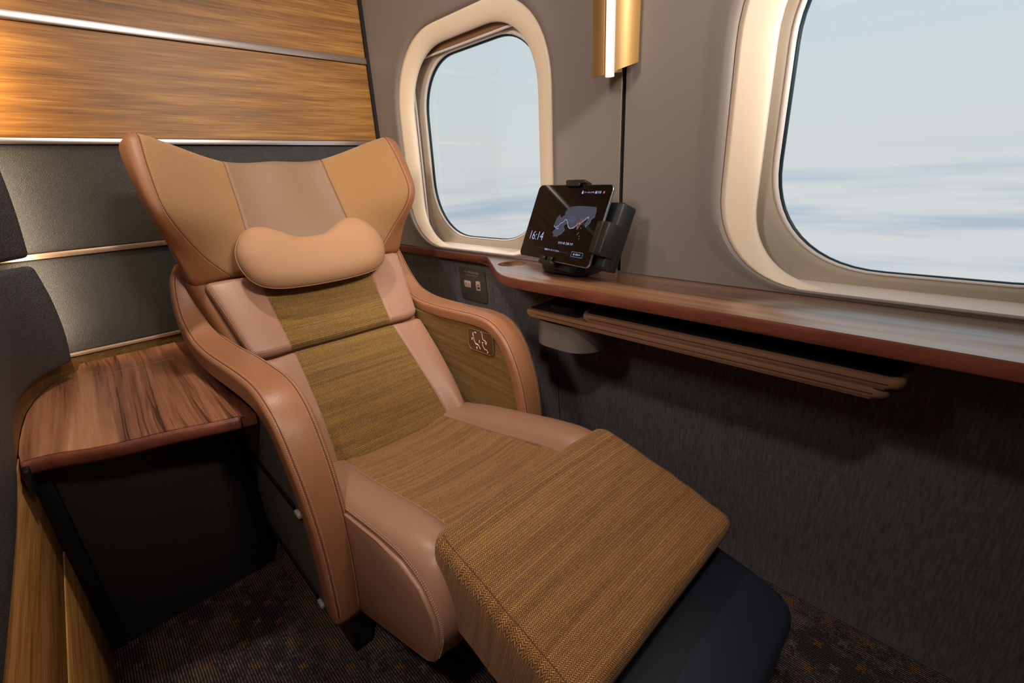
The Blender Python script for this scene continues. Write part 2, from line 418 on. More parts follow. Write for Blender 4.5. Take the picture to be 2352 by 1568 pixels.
def from_bm(name, bm, mat, parent=None, smooth=True, sharp=32):
    bmesh.ops.recalc_face_normals(bm, faces=bm.faces[:])
    me = bpy.data.meshes.new(name); bm.to_mesh(me); bm.free()
    me.polygons.foreach_set('use_smooth', [smooth]*len(me.polygons))
    if smooth: me.set_sharp_from_angle(angle=math.radians(sharp))
    me.materials.append(mat)
    return link(bpy.data.objects.new(name, me), parent)

def bm_prism(bm, poly, fn, h0, h1, bevel=0.0, seg=3, only=None):
    """extrude a closed outline poly [(a,b)] through fn(a,b,h) from h0 to h1"""
    n = len(poly)
    lo = [bm.verts.new(fn(a, b, h0)) for a, b in poly]; hi = [bm.verts.new(fn(a, b, h1)) for a, b in poly]
    fs = [bm.faces.new(lo[::-1]), bm.faces.new(hi)]
    for i in range(n):
        j = (i+1) % n
        fs.append(bm.faces.new((lo[i], lo[j], hi[j], hi[i])))
    if bevel > 0:
        es = set(fs[0].edges) | set(fs[1].edges)
        if only == 'top': es = set(fs[1].edges)
        if only == 'all':
            for f in fs: es |= set(f.edges)
        bmesh.ops.bevel(bm, geom=list(es), offset=bevel, segments=seg, profile=0.5, affect='EDGES', clamp_overlap=True)
    return bm

def prism(name, poly, fn, h0, h1, mat, parent=None, bevel=0.0, seg=3, only=None):
    bm = bmesh.new(); bm_prism(bm, poly, fn, h0, h1, bevel, seg, only)
    return from_bm(name, bm, mat, parent)

XY = lambda a, b, h: (a, b, h)
YZ = lambda a, b, h: (h, a, b)
XZ = lambda a, b, h: (a, h, b)

def bm_box(bm, c, s, bevel=0.0, seg=2, R=None):
    t = bmesh.new()
    bmesh.ops.create_cube(t, size=1.0)
    bmesh.ops.scale(t, vec=Vector(s), verts=t.verts)
    if bevel > 0: bmesh.ops.bevel(t, geom=t.edges[:], offset=bevel, segments=seg, profile=0.5, affect='EDGES', clamp_overlap=True)
    if R is not None: bmesh.ops.rotate(t, cent=(0, 0, 0), matrix=R, verts=t.verts)
    bmesh.ops.translate(t, vec=Vector(c), verts=t.verts)
    tmp = bpy.data.meshes.new('tmp'); t.to_mesh(tmp); t.free(); bm.from_mesh(tmp); bpy.data.meshes.remove(tmp)

def box(name, c, s, mat, parent=None, bevel=0.0, seg=2, R=None):
    bm = bmesh.new(); bm_box(bm, c, s, bevel, seg, R)
    return from_bm(name, bm, mat, parent)

def rrect(cx, cy, w, h, r, n=6):
    pts = []
    for (sx, sy, a0) in ((1, 1, 0), (-1, 1, 90), (-1, -1, 180), (1, -1, 270)):
        for k in range(n+1):
            a = math.radians(a0 + 90*k/n)
            pts.append((cx+sx*(w/2-r)+r*math.cos(a), cy+sy*(h/2-r)+r*math.sin(a)))
    return pts

def cr(P, t):
    """Catmull-Rom through rows of P (n,k) at t in [0,1] (array)"""
    P = np.asarray(P, float); n = len(P)
    Q = np.vstack([2*P[:1]-P[1:2], P, 2*P[-1:]-P[-2:-1]])
    x = np.clip(np.asarray(t, float), 0, 1)*(n-1); i = np.minimum(x.astype(int), n-2); f = (x-i)[:, None]
    p0, p1, p2, p3 = Q[i], Q[i+1], Q[i+2], Q[i+3]
    return 0.5*((2*p1)+(-p0+p2)*f+(2*p0-5*p1+4*p2-p3)*f**2+(-p0+3*p1-3*p2+p3)*f**3)

class Surf:
    """bicubic surface through a control grid G[v][u]"""
    def __init__(self, G): self.G = np.asarray(G, float)
    def __call__(self, u, v):
        u = np.atleast_1d(u); v = np.atleast_1d(v)
        nv, nu, _ = self.G.shape
        cols = [cr(self.G[:, k, :], v) for k in range(nu)]
        cols = np.stack(cols, 1)                      # (N, nu, 3)
        Q = np.concatenate([2*cols[:, :1]-cols[:, 1:2], cols, 2*cols[:, -1:]-cols[:, -2:-1]], 1)
        x = np.clip(u, 0, 1)*(nu-1); i = np.minimum(x.astype(int), nu-2); f = (x-i)[:, None]
        a = np.arange(len(u))
        p0, p1, p2, p3 = Q[a, i], Q[a, i+1], Q[a, i+2], Q[a, i+3]
        return 0.5*((2*p1)+(-p0+p2)*f+(2*p0-5*p1+4*p2-p3)*f**2+(-p0+3*p1-3*p2+p3)*f**3)
    def normal(self, u, v):
        e = 2e-3
        ua, ub = np.clip(u-e, 0, 1), np.clip(u+e, 0, 1); va, vb = np.clip(v-e, 0, 1), np.clip(v+e, 0, 1)
        n = np.cross(self(ub, v)-self(ua, v), self(u, vb)-self(u, va))
        return n/np.linalg.norm(n, axis=1)[:, None]

class Cushion:
    """padded panel: surface S, metric size W x H, rounded rim r, depth thick, plan corner radius rc"""
    def __init__(self, S, W, H, thick, r, rc=0.0, puff=0.0, step=0.02, seams=(), groove=0.003, wrinkle=0.0):
        self.wr = wrinkle
        self.S, self.A, self.B, self.r, self.rc, self.puff, self.thick, self.seams, self.groove = S, W/2, H/2, r, rc, puff, thick, seams, groove
        def line(A, extra=()):
            b = [r*(1-math.cos(k*math.pi/2/6)) for k in range(7)] if r > 0 else [0]
            inner = np.linspace(-A+r, A-r, max(2, int((2*A-2*r)/step)+1))
            L = [-A+x for x in b[:-1]]+list(inner)+[A-x for x in b[:-1]][::-1]
            for s in extra: L += [s+k for k in (-0.009, -0.005, -0.0025, 0, 0.0025, 0.005, 0.009)]
            L = sorted(L); out = [L[0]]
            for x in L[1:]:
                if x-out[-1] > 0.0008: out.append(x)
            out[-1] = A
            return np.array(out)
        self.xs, self.ys = line(self.A, seams), line(self.B)
    def xform(self, X, Y):
        A, B = self.A, self.B
        dd = np.minimum(A-np.abs(X), B-np.abs(Y)); rr = np.maximum(self.rc-dd, 0)
        cx, cy = A-dd-rr, B-dd-rr
        vx, vy = np.abs(X)-cx, np.abs(Y)-cy
        m = (vx > 0) & (vy > 0) & (rr > 1e-6)
        L = np.hypot(vx, vy); L[L == 0] = 1
        X2 = np.where(m, np.sign(X)*(cx+vx/L*rr), X); Y2 = np.where(m, np.sign(Y)*(cy+vy/L*rr), Y)
        return X2, Y2, dd
    def height(self, X, dd, Y):
        r = self.r
        h = np.where(dd < r, np.sqrt(np.maximum(r*r-(r-dd)**2, 0))-r, 0.0)
        h = h + self.puff*(1-(X/self.A)**2)*(1-(Y/self.B)**2)
        if self.wr:
            q1 = np.sin(X*41+2.1*np.sin(Y*23+0.7))*np.sin(Y*67+1.3*np.sin(X*19))
            q2 = np.sin(X*97+Y*53+1.7*np.sin(Y*61))*0.5
            ed = np.exp(-np.maximum(np.minimum(self.A-np.abs(X), self.B-np.abs(Y)), 0)/0.05)
            h = h + self.wr*(0.35+ed)*(q1+q2)*0.6
        for s in self.seams: h = h - self.groove*np.exp(-((X-s)/0.0028)**2)
        return h
    def point(self, X, Y, lift=0.0):
        X = np.asarray(X, float); Y = np.asarray(Y, float)
        X2, Y2, dd = self.xform(X, Y)
        u, v = (X2+self.A)/(2*self.A), (Y2+self.B)/(2*self.B)
        return self.S(u, v)+self.S.normal(u, v)*(self.height(X, dd, Y)+lift)[:, None]
    def build(self, name, mat, parent, split=(), side_mat=None):
        nx, ny = len(self.xs), len(self.ys)
        X, Y = [g.ravel() for g in np.meshgrid(self.xs, self.ys)]
        X2, Y2, dd = self.xform(X, Y)
        u, v = (X2+self.A)/(2*self.A), (Y2+self.B)/(2*self.B)
        P, N = self.S(u, v), self.S.normal(u, v)
        top = P+N*self.height(X, dd, Y)[:, None]; back = P-N*self.thick
        q = lambda i, j: j*nx+i
        uv = np.stack([X2+self.A, Y2+self.B], 1)
        loop = [q(i, 0) for i in range(nx)]+[q(nx-1, j) for j in range(1, ny)]+[q(i, ny-1) for i in range(nx-2, -1, -1)]+[q(0, j) for j in range(ny-2, 0, -1)]
        nt_ = nx*ny
        faces = {'': []}
        for s in split: faces[s[2]+str(s[0])] = []
        for j in range(ny-1):
            for i in range(nx-1):
                f = (q(i, j), q(i+1, j), q(i+1, j+1), q(i, j+1)); xm = 0.5*(self.xs[i]+self.xs[i+1]); key = ''
                for s in split:
                    if s[0] <= xm <= s[1]: key = s[2]+str(s[0])
                faces[key].append(f)
        bfaces = [tuple(nt_+k for k in (q(i, j+1), q(i+1, j+1), q(i+1, j), q(i, j))) for j in range(ny-1) for i in range(nx-1)]
        nl = len(loop)
        # two side rings between the rim and the back
        sv, suv, sf = [], [], []
        Lp = np.array(loop); cen = np.array([self.A, self.B])
        dirn = uv[Lp]-cen; ax = np.where(np.abs(dirn[:, :1])/self.A >= np.abs(dirn[:, 1:])/self.B, np.sign(dirn[:, :1])*np.array([[1, 0]]), np.sign(dirn[:, 1:])*np.array([[0, 1]]))
        depth = self.thick-self.r
        levels = [0.5*depth, depth-0.004 if depth > 0.01 else 0.8*depth]
        base = 2*nt_; prev = loop
        for d_ in levels:
            ring = list(range(base+len(sv), base+len(sv)+nl))
            sv += list(top[Lp]-N[Lp]*d_); suv += list(uv[Lp]+ax*d_)
            for k in range(nl):
                k2 = (k+1) % nl; sf.append((prev[k], ring[k], ring[k2], prev[k2]))
            prev = ring
        for k in range(nl):
            k2 = (k+1) % nl; sf.append((prev[k], nt_+loop[k], nt_+loop[k2], prev[k2]))
        allv = np.vstack([top, back, np.array(sv)]); alluv = np.vstack([uv, uv, np.array(suv)])
        def sub(fs, nm, mt, par):
            used = sorted({i for f in fs for i in f}); mp = {a: b for b, a in enumerate(used)}
            return mesh(nm, allv[used], [tuple(mp[i] for i in f) for f in fs], mt, par, alluv[used])
        o = sub(faces['']+sf+bfaces, name, mat, parent)
        if side_mat is not None:
            o.data.materials.append(side_mat)
            k0 = len(faces['']); mi = np.zeros(len(o.data.polygons), dtype=np.int32); mi[k0:] = 1
            o.data.polygons.foreach_set('material_index', mi)
        for s in split: sub(faces[s[2]+str(s[0])], s[2], s[3], s[4] if len(s) > 4 else parent)
        return o

def stitches(name, lines, parent, length=0.0024, gap=0.0017, wid=0.0009, mat=None):
    """short thread dashes along each polyline; all stitching of one part is one mesh"""
    for L in lines:
        V, Fc = [], []
        L = np.asarray(L, float); seg = np.linalg.norm(np.diff(L, axis=0), axis=1)
        s = np.concatenate([[0], np.cumsum(seg)]); tot = s[-1]; t = 0.0
        at = lambda q: np.array([np.interp(q, s, L[:, k]) for k in range(3)])
        while t+length < tot:
            a, b = at(t), at(t+length); dv = b-a; dv /= np.linalg.norm(dv)
            ref = np.array([0.3, -0.8, 0.52]); e1 = np.cross(dv, ref); e1 /= np.linalg.norm(e1); e2 = np.cross(dv, e1)
            k = len(V); hw = wid/2
            for p in (a, b):
                for (x, y) in ((1, 0), (0, 1), (-1, 0), (0, -1)): V.append(p+e1*hw*x+e2*hw*y)
            for i in range(4):
                j = (i+1) % 4; Fc.append((k+i, k+j, k+4+j, k+4+i))
            Fc.append((k+3, k+2, k+1, k)); Fc.append((k+4, k+5, k+6, k+7))
            t += length+gap
        mesh(name, V, Fc, mat or M['stitch'], parent, recalc=True)

def loft(name, rings, mat, parent=None, cap=True, uv=None, closed=True, sharp=None):
    R_ = np.asarray(rings, float); n, m, _ = R_.shape
    V = R_.reshape(-1, 3); F_ = []
    for i in range(n-1):
        for k in range(m if closed else m-1):
            k2 = (k+1) % m
            F_.append((i*m+k, i*m+k2, (i+1)*m+k2, (i+1)*m+k))
    if cap: F_ += [tuple(range(m))[::-1], tuple((n-1)*m+k for k in range(m))]
    return mesh(name, V, F_, mat, parent, uv=uv, recalc=True, sharp=sharp)

def tube(name, pts, rad, mat, parent=None, m=10):
    P = np.asarray(pts, float); rings = []
    T = np.gradient(P, axis=0); T /= np.linalg.norm(T, axis=1)[:, None]
    ref = np.array([0, 0, 1.0]) if abs(T[0][2]) < 0.9 else np.array([1.0, 0, 0])
    for p, t in zip(P, T):
        a = np.cross(t, ref); a /= np.linalg.norm(a); b = np.cross(t, a)
        rings.append([p+rad*(math.cos(2*math.pi*k/m)*a+math.sin(2*math.pi*k/m)*b) for k in range(m)])
    return loft(name, rings, mat, parent)

def text(name, body, c, r, u, n, size, mat, parent=None, align='LEFT', bold=0.0, sx=1.0, depth=0.0):
    cu = bpy.data.curves.new(name, 'FONT'); cu.body = body; cu.size = size; cu.align_x = align; cu.align_y = 'CENTER'
    cu.offset = bold; cu.extrude = depth; cu.resolution_u = 3
    o = bpy.data.objects.new(name, cu); COL.objects.link(o)
    bpy.context.view_layer.update()
    dg = bpy.context.evaluated_depsgraph_get()
    me = bpy.data.meshes.new_from_object(o.evaluated_get(dg))
    bpy.data.objects.remove(o); bpy.data.curves.remove(cu)
    me.transform(Matrix(((r[0]*sx, u[0], n[0], c[0]), (r[1]*sx, u[1], n[1], c[1]), (r[2]*sx, u[2], n[2], c[2]), (0, 0, 0, 1))))
    me.materials.clear(); me.materials.append(mat); me.name = name
    return link(bpy.data.objects.new(name, me), parent)

def struct(o): return tag(o, kind='structure')

# ================================================================ ROOM SHELL
XW = 1.0            # inner face of the upper window wall
YB = 1.78           # back wall
CEIL = 2.12
SHELF_Z = 0.7535
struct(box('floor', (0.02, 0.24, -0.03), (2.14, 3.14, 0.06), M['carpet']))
struct(box('ceiling', (0.02, 0.24, CEIL+0.03), (2.14, 3.2, 0.06), M['ceiling']))
struct(box('wall_front', (0.02, -1.33, 1.03), (2.2, 0.06, 2.2), M['taupe']))
struct(box('wall_left', (-1.03, 0.24, 1.03), (0.06, 3.14, 2.2), M['oak']))

# --- back wall: oak boards above, padded charcoal cloth below, bright metal strips between
wb = struct(box('wall_back', (0.02, YB+0.045, 1.03), (2.2, 0.05, 2.2), M['gapblack']))
box('wood_panel', (-0.002, YB+0.01, 1.7725), (1.99, 0.022, 0.675), M['oak'], wb, 0.001, 1)
box('wood_panel', (-0.002, YB+0.01, 1.2825), (1.99, 0.022, 0.261), M['oak'], wb, 0.001, 1)
for zc, hh in ((0.9995, 0.271), (0.715, 0.268)):
    S = Surf([[(-1.0, YB-0.001, zc-hh/2), (0.0, YB-0.001, zc-hh/2), (0.999, YB-0.001, zc-hh/2)], [(-1.0, YB-0.001, zc), (0.0, YB-0.001, zc), (0.999, YB-0.001, zc)], [(-1.0, YB-0.001, zc+hh/2), (0.0, YB-0.001, zc+hh/2), (0.999, YB-0.001, zc+hh/2)]])
    Cushion(S, 2.0, hh, 0.02, 0.006, step=0.08).build('cloth_panel', M['wallfab'], wb)
for k, (zc, hh, mt) in enumerate(((1.424, 0.020, 'alu'), (1.143, 0.015, 'alu'), (0.8575, 0.014, 'bronze'), (0.5765, 0.010, 'bronze'))):
    struct(box('trim_%d' % (k+1), (0, YB-0.001, zc), (1.996, 0.02, hh), M[mt], None, 0.0015, 2))
box('wood_panel', (0, YB+0.004, 0.29), (1.99, 0.02, 0.558), M['rail'], wb, 0.001, 1)

# --- lower window wall: dark woven cloth leaning out slightly
def low_x(z): return 1.046-0.03*z/0.735
wl = struct(prism('wall_right', [(0.0, low_x(0)), (0.742, low_x(0.742)), (0.742, 1.12), (0.0, 1.12)], lambda a, b, h: (b, h, a), -1.3, YB+0.02, M['weave']))
struct(prism('trim_5', [(0.0, low_x(0)-0.0006), (0.735, low_x(0.735)-0.0006), (0.735, low_x(0.735)+0.001), (0.0, low_x(0)+0.001)], lambda a, b, h: (b, h, a), 0.8915, 0.8935, M['gapblack']))

# --- window wall cells with rounded openings
def hole(cy, z0, z1, hw, rt, rb, kc=14, ke=10, p=2.15):
    """closed loop (y,z), same point count for every call; starts right-bottom edge, runs counter-clockwise in (y,z)"""
    L = []
    def corner(px, pz, sx, sz, R):
        L_ = []
        for k in range(kc+1):
            t = math.pi/2*k/kc
            L_.append((px+sx*R*math.cos(t)**(2/p) if math.cos(t) > 1e-9 else px, pz+sz*R*math.sin(t)**(2/p) if math.sin(t) > 1e-9 else pz))
        return L_
    def edge(a, b):
        return [(a[0]+(b[0]-a[0])*k/ke, a[1]+(b[1]-a[1])*k/ke) for k in range(1, ke)]
    cs = [corner(cy+hw-rt, z1-rt, 1, 1, rt), corner(cy-hw+rt, z1-rt, -1, 1, rt)[::-1], corner(cy-hw+rb, z0+rb, -1, -1, rb), corner(cy+hw-rb, z0+rb, 1, -1, rb)[::-1]]
    for i, c_ in enumerate(cs):
        L += c_; L += edge(c_[-1], cs[(i+1) % 4][0])
    return np.array(L)

def ring3(loop, x): return np.column_stack([np.full(len(loop), x) if np.isscalar(x) else x, loop[:, 0], loop[:, 1]])

def window_cell(idx, cy, y0, y1, name):
    hw, z0, z1 = 0.368, 0.763, 1.457
    ym, yh = (y0+y1)/2, (y1-y0)/2
    H = lambda off, top=1.0: hole(cy, max(z0-off*0.15, 0.7545), z1+off*top, hw+off, 0.25+off*0.8, 0.19+off*0.6)
    rect = hole(ym, 0.7540, CEIL-0.005, yh, 0.0004, 0.0004)
    rings = [ring3(H(0.0), XW+0.008), ring3(H(0.003), XW+0.002), ring3(H(0.010), XW-0.003), ring3(H(0.022), XW-0.0035), ring3(H(0.045), XW-0.001), ring3(H(0.07), XW), ring3(rect, XW), ring3(rect, XW+0.05)]
    struct(loft(name, rings, M['taupe'], None, cap=False, sharp=38))
    # everything set into the opening belongs to the window
    win = thing('window_%d' % idx, None, None, (XW, cy, z0)); win['kind'] = 'structure'
    a = [ring3(hole(cy, z0, z1, hw, 0.25, 0.19), XW+0.012), ring3(hole(cy, z0, z1, hw, 0.25, 0.19), XW+0.0030)]
    NB = 11
    for k in range(1, NB+1):
        ph = math.radians(20+72*k/NB); ph0 = math.radians(20)
        t = (math.sin(ph)-math.sin(ph0))/(1-math.sin(ph0)); xx = 0.0225*(math.cos(ph0)-math.cos(ph))
        a.append(ring3(hole(cy, z0+0.003*t, z1-0.049*t, hw-0.063*t, 0.25-0.045*t, 0.19-0.03*t), XW+0.003+xx))
    a.append(ring3(hole(cy, z0+0.003, 1.4085, hw-0.0625, 0.205, 0.16), XW+0.0275))
    a.append(ring3(hole(cy, z0+0.0, 1.418, hw-0.052, 0.21, 0.165), XW+0.0285))
    lp = [ring3(hole(cy, z0+0.003, 1.4075, hw-0.0632, 0.204, 0.159), XW+0.0262), ring3(hole(cy, z0+0.003, 1.4070, hw-0.0637, 0.204, 0.159), XW+0.0278), ring3(hole(cy, z0+0.003, 1.4085, hw-0.0622, 0.205, 0.16), XW+0.0292)]
    loft('reveal_lip', lp, M['bead'], win, cap=False)  # lip ring made white to carry the highlight along the edge
    # the floor of the reveal is its own pale sill
    loft('reveal', a, M['cream'], win, cap=False)
    prism('sill', [(XW+0.003, z0-0.006), (XW+0.002, z0+0.0005), (XW+0.006, z0+0.0022), (XW+0.060, z0+0.0085), (XW+0.060, z0-0.006)], lambda a, b, h: (a, h, b), cy-0.235, cy+0.235, M['sill'], win)
    # inner frame plate running wide behind the reveal
    GZ0, GZ1, GH = 0.797, 1.384, 0.286
    def G(off): return hole(cy, GZ0-off*0.45, GZ1+off, GH+off, 0.18+off, 0.205+off*0.8)
    big = hole(ym, 0.7545, CEIL-0.01, yh, 0.0004, 0.0004)
    rings = [ring3(G(0.0), XW+0.071), ring3(G(0.006), XW+0.063), ring3(G(0.018), XW+0.058), ring3(G(0.034), XW+0.0565), ring3(hole(cy, 0.757, 1.50, 0.40, 0.05, 0.04), XW+0.0565), ring3(big, XW+0.0565), ring3(big, XW+0.12)]
    loft('inner_frame', rings, M['frame'], win, cap=False, sharp=50)
    bd = [ring3(G(0.0015), XW+0.069), ring3(G(-0.0012), XW+0.0640), ring3(G(0.0030), XW+0.0605), ring3(G(0.0075), XW+0.0600), ring3(G(0.0095), XW+0.0640)]
    loft('bead', bd, M['bead'], win, cap=False)
    gk = [ring3(G(0.001), XW+0.0665), ring3(G(-0.0055), XW+0.068), ring3(G(-0.0055), XW+0.074), ring3(G(0.001), XW+0.074)]
    loft('gasket', gk, M['gasket'], win, cap=False)
    gp = G(-0.004)
    V = [(XW+0.071, y, z) for y, z in gp]
    mesh('pane', V, [tuple(range(len(V)))], M['glass'], win, smooth=False)
    # roller blind pulled up, with its pale bottom rail
    box('blind', (XW+0.046, cy, 1.428), (0.004, 0.72, 0.076), M['blind'], win, 0.001, 1)
    box('blind_rail', (XW+0.0455, cy, 1.3885), (0.008, 0.72, 0.006), M['bead'], win, 0.0025, 2)
    for s in (-1, 1):
        box('blind_guide', (XW+0.044, cy+s*0.3305, 1.08), (0.010, 0.006, 0.60), M['bead'], win, 0.002, 2)
        box('blind_guide', (XW+0.048, cy+s*0.3215, 1.08), (0.008, 0.004, 0.60), M['bead'], win, 0.0015, 2)
    return win
window_cell(1, 1.244, 0.6625, YB-0.008, 'wall_right')
window_cell(2, 0.047, -0.555, 0.6505, 'wall_right')
struct(box('wall_right', (XW+0.05, -0.93, 1.435), (0.1, 0.745, 1.365), M['taupe']))
struct(box('trim_6', (XW+0.02, 0.6565, 1.435), (0.02, 0.020, 1.36), M['gapblack']))
struct(box('trim_7', (XW-0.004, YB-0.008, 1.435), (0.016, 0.010, 1.36), M['gapblack']))

# ================================================================ WINDOW SHELF
sh = thing('window_shelf', 'long glossy walnut shelf running under both train windows', 'shelf', (0.9, 0.2, 0.73))
pl = [(1.034, YB-0.004), (0.985, YB-0.004), (0.985, 1.175), (0.981, 1.150), (0.968, 1.128), (0.930, 1.073), (0.872, 0.992), (0.840, 0.947), (0.815, 0.905), (0.802, 0.862), (0.797, 0.80), (0.797, 0.69), (0.799, 0.60), (0.803, 0.45), (0.804, 0.30), (0.804, -1.28), (1.034, -1.28)]
def top_with_recess():
    bm = bmesh.new(); bm_prism(bm, pl, XY, SHELF_Z-0.027, SHELF_Z-0.001, 0.002, 2)
    o = from_bm('shelf_board', bm, M['shelf'], sh, sharp=40)
    cut = bmesh.new(); bmesh.ops.create_cone(cut, cap_ends=True, segments=56, radius1=0.040, radius2=0.0445, depth=0.03)
    bmesh.ops.translate(cut, vec=(0.937, 0.985, SHELF_Z-0.012+0.015-0.001), verts=cut.verts)
    me = bpy.data.meshes.new('cut'); cut.to_mesh(me); cut.free()
    co = bpy.data.objects.new('cut', me); COL.objects.link(co)
    md = o.modifiers.new('b', 'BOOLEAN'); md.operation = 'DIFFERENCE'; md.object = co; md.solver = 'EXACT'
    bpy.context.view_layer.update()
    dg = bpy.context.evaluated_depsgraph_get()
    new = bpy.data.meshes.new_from_object(o.evaluated_get(dg))
    o.modifiers.clear(); o.data = new; bpy.data.objects.remove(co)
    new.set_sharp_from_angle(angle=math.radians(40))
    if not new.materials: new.materials.append(M['shelf'])
    return o
top_with_recess()
# redder lipping along the front edge
pe = pl[1:16]
pn = [(-1, 0), (-1, 0), (-0.98, 0.2), (-0.9, 0.43), (-0.82, 0.57), (-0.815, 0.58), (-0.82, 0.57), (-0.85, 0.52), (-0.9, 0.43), (-0.98, 0.2), (-1, 0), (-1, 0), (-1, 0), (-1, 0), (-1, 0)]
loft('edge_band', [[(x+nx*o_, y+ny*o_, z) for o_, z in ((0.0008, SHELF_Z-0.0030), (0.0016, SHELF_Z-0.0060), (0.0016, SHELF_Z-0.0225), (0.0004, SHELF_Z-0.0262), (-0.004, SHELF_Z-0.0262), (-0.004, SHELF_Z-0.0030))]
                   for (x, y), (nx, ny) in zip(pe, pn)], M['walnut_edge'], sh, sharp=30)

# ================================================================ FOLDING TRAY UNDER THE SHELF
tr = thing('folding_tray_table', 'folded brown gloss tray table on a bracket below the window shelf', 'tray table', (0.92, 0.44, 0.66))
def leaf(nm, y0, y1, z0, z1, x0=0.820, x1=1.012, r=0.022):
    bm = bmesh.new(); P = rrect((x0+x1)/2, (y0+y1)/2, x1-x0, y1-y0, r)
    bm_prism(bm, P, XY, z0, z1, 0.0075, 4)
    o = from_bm(nm, bm, M['tray'], tr, sharp=50)
    return o
lo = leaf('tray_leaf', 0.060, 0.828, 0.651, 0.6700)
up = leaf('tray_leaf', 0.046, 0.642, 0.6705, 0.6885)
prism('top_shade', rrect(0.920, 0.344, 0.176, 0.580, 0.016), XY, 0.6882, 0.6890, M['tray_top'], up)  # dark sheets painting the shade over the leaf tops
prism('top_shade', rrect(0.920, 0.735, 0.176, 0.165, 0.012), XY, 0.6697, 0.6705, M['tray_top'], lo)
for z_ in (0.6605,): box('groove_line', (0.8199, 0.43, z_), (0.0012, 0.70, 0.0008), M['gapblack'], lo)
for z_ in (0.6795,): box('groove_line', (0.8199, 0.34, z_), (0.0012, 0.55, 0.0008), M['gapblack'], up)
prism('pivot_disc', [(0.925+0.062*math.cos(a), 0.745+0.062*math.sin(a)) for a in np.linspace(0, 2*math.pi, 40, endpoint=False)], XY, 0.6704, 0.677, M['tray_top'], lo, 0.002)
prism('bracket', rrect(0.930, 0.728, 0.196, 0.195, 0.070, 10), XY, 0.574, 0.6415, M['grey_metal'], tr, 0.014, 4)
prism('bracket_collar', rrect(0.932, 0.728, 0.186, 0.186, 0.066, 10), XY, 0.640, 0.6515, M['black'], tr)
prism('bracket_arm', rrect(0.985, 0.60, 0.06, 0.14, 0.006), XY, 0.612, 0.640, M['plate'], tr, 0.004)

# ================================================================ POWER OUTLET PLATE
def on_low(y, z, d=0.0): return (low_x(z)-d, y, z)
po = thing('power_outlet_plate', 'dark outlet plate with pale sockets on the lower wall beyond the seat', 'power outlet', on_low(1.28, 0.575))
lowfn = lambda a, b, h: (low_x(b)-h, a, b)
prism('plate', rrect(1.279, 0.634, 0.146, 0.122, 0.012), lowfn, 0.0002, 0.0032, M['plate'], po, 0.001, 2)
ac = prism('power_socket', rrect(1.3075, 0.6345, 0.036, 0.024, 0.003), lowfn, 0.003, 0.0052, M['outlet'], po, 0.0008, 2)
for yy in (1.300, 1.315):
    prism('socket_slot', rrect(yy, 0.6345, 0.0022, 0.009, 0.0008, 2), lowfn, 0.0050, 0.0056, M['plate'], ac)
us = prism('usb_socket', rrect(1.248, 0.634, 0.023, 0.034, 0.003), lowfn, 0.003, 0.0052, M['outlet'], po, 0.0008, 2)
prism('usb_port', rrect(1.246, 0.6375, 0.0085, 0.0032, 0.0012, 3), lowfn, 0.0050, 0.0057, M['gapblack'], us)
prism('usb_port', rrect(1.2455, 0.6270, 0.0125, 0.0060, 0.0006, 2), lowfn, 0.0050, 0.0057, M['gapblack'], us)
RWL, UWL, NWL = (0, -1, 0), (0.0408, 0, 0.99917), (-0.99917, 0, -0.0408)
def lowtext(nm, body, y, z, size, **k): text(nm, body, on_low(y, z, 0.0037), RWL, UWL, NWL, size, M['print'], po, **k)
lowtext('print', 'PC・携帯電話充電器', 1.279, 0.679, 0.0086, align='CENTER')
lowtext('print', 'For laptop or mobile phone only', 1.279, 0.6695, 0.0052, align='CENTER')

# ================================================================ WALL SCONCE
sc_ = thing('wall_sconce', 'tall satin brass wall sconce with a glowing tube between the windows', 'wall lamp', (0.985, 0.655, 1.19))
Z0, Z1 = 1.196, 1.80
prism('back_plate', rrect(0.655, (Z0+Z1)/2+0.008, 0.050, Z1-Z0-0.03, 0.006), YZ, XW-0.022, XW-0.0005, M['brass'], sc_, 0.002)
def arc_sheet(nm, cx, cy, r, a0, a1, z_at, mt, th=0.002, n=22):
    rings = []
    for k in range(n+1):
        a = math.radians(a0+(a1-a0)*k/n)
        o = (cx+r*math.cos(a), cy+r*math.sin(a)); i_ = (cx+(r-th)*math.cos(a), cy+(r-th)*math.sin(a))
        zb = z_at(k/n)
        rings.append([(o[0], o[1], zb), (o[0], o[1], Z1), (i_[0], i_[1], Z1), (i_[0], i_[1], zb)])
    return loft(nm, rings, mt, sc_, sharp=40)
# angles measured in plan from +x towards +y; 180 deg faces the room
arc_sheet('brass_shade', XW-0.020, 0.668, 0.052, 214, 287, lambda t: Z0+0.001+0.020*t, M['brass'])
arc_sheet('brass_shade', XW-0.020, 0.668, 0.052, 146, 187, lambda t: Z0-0.004, M['brass'])
arc_sheet('reflector', XW-0.020, 0.668, 0.030, 148, 245, lambda t: Z0+0.002, M['reflector'])
tube('lamp_tube', [(XW-0.0600, 0.6535, z) for z in np.linspace(Z0-0.007, Z1-0.01, 10)], 0.0095, M['tube'], sc_, 18)

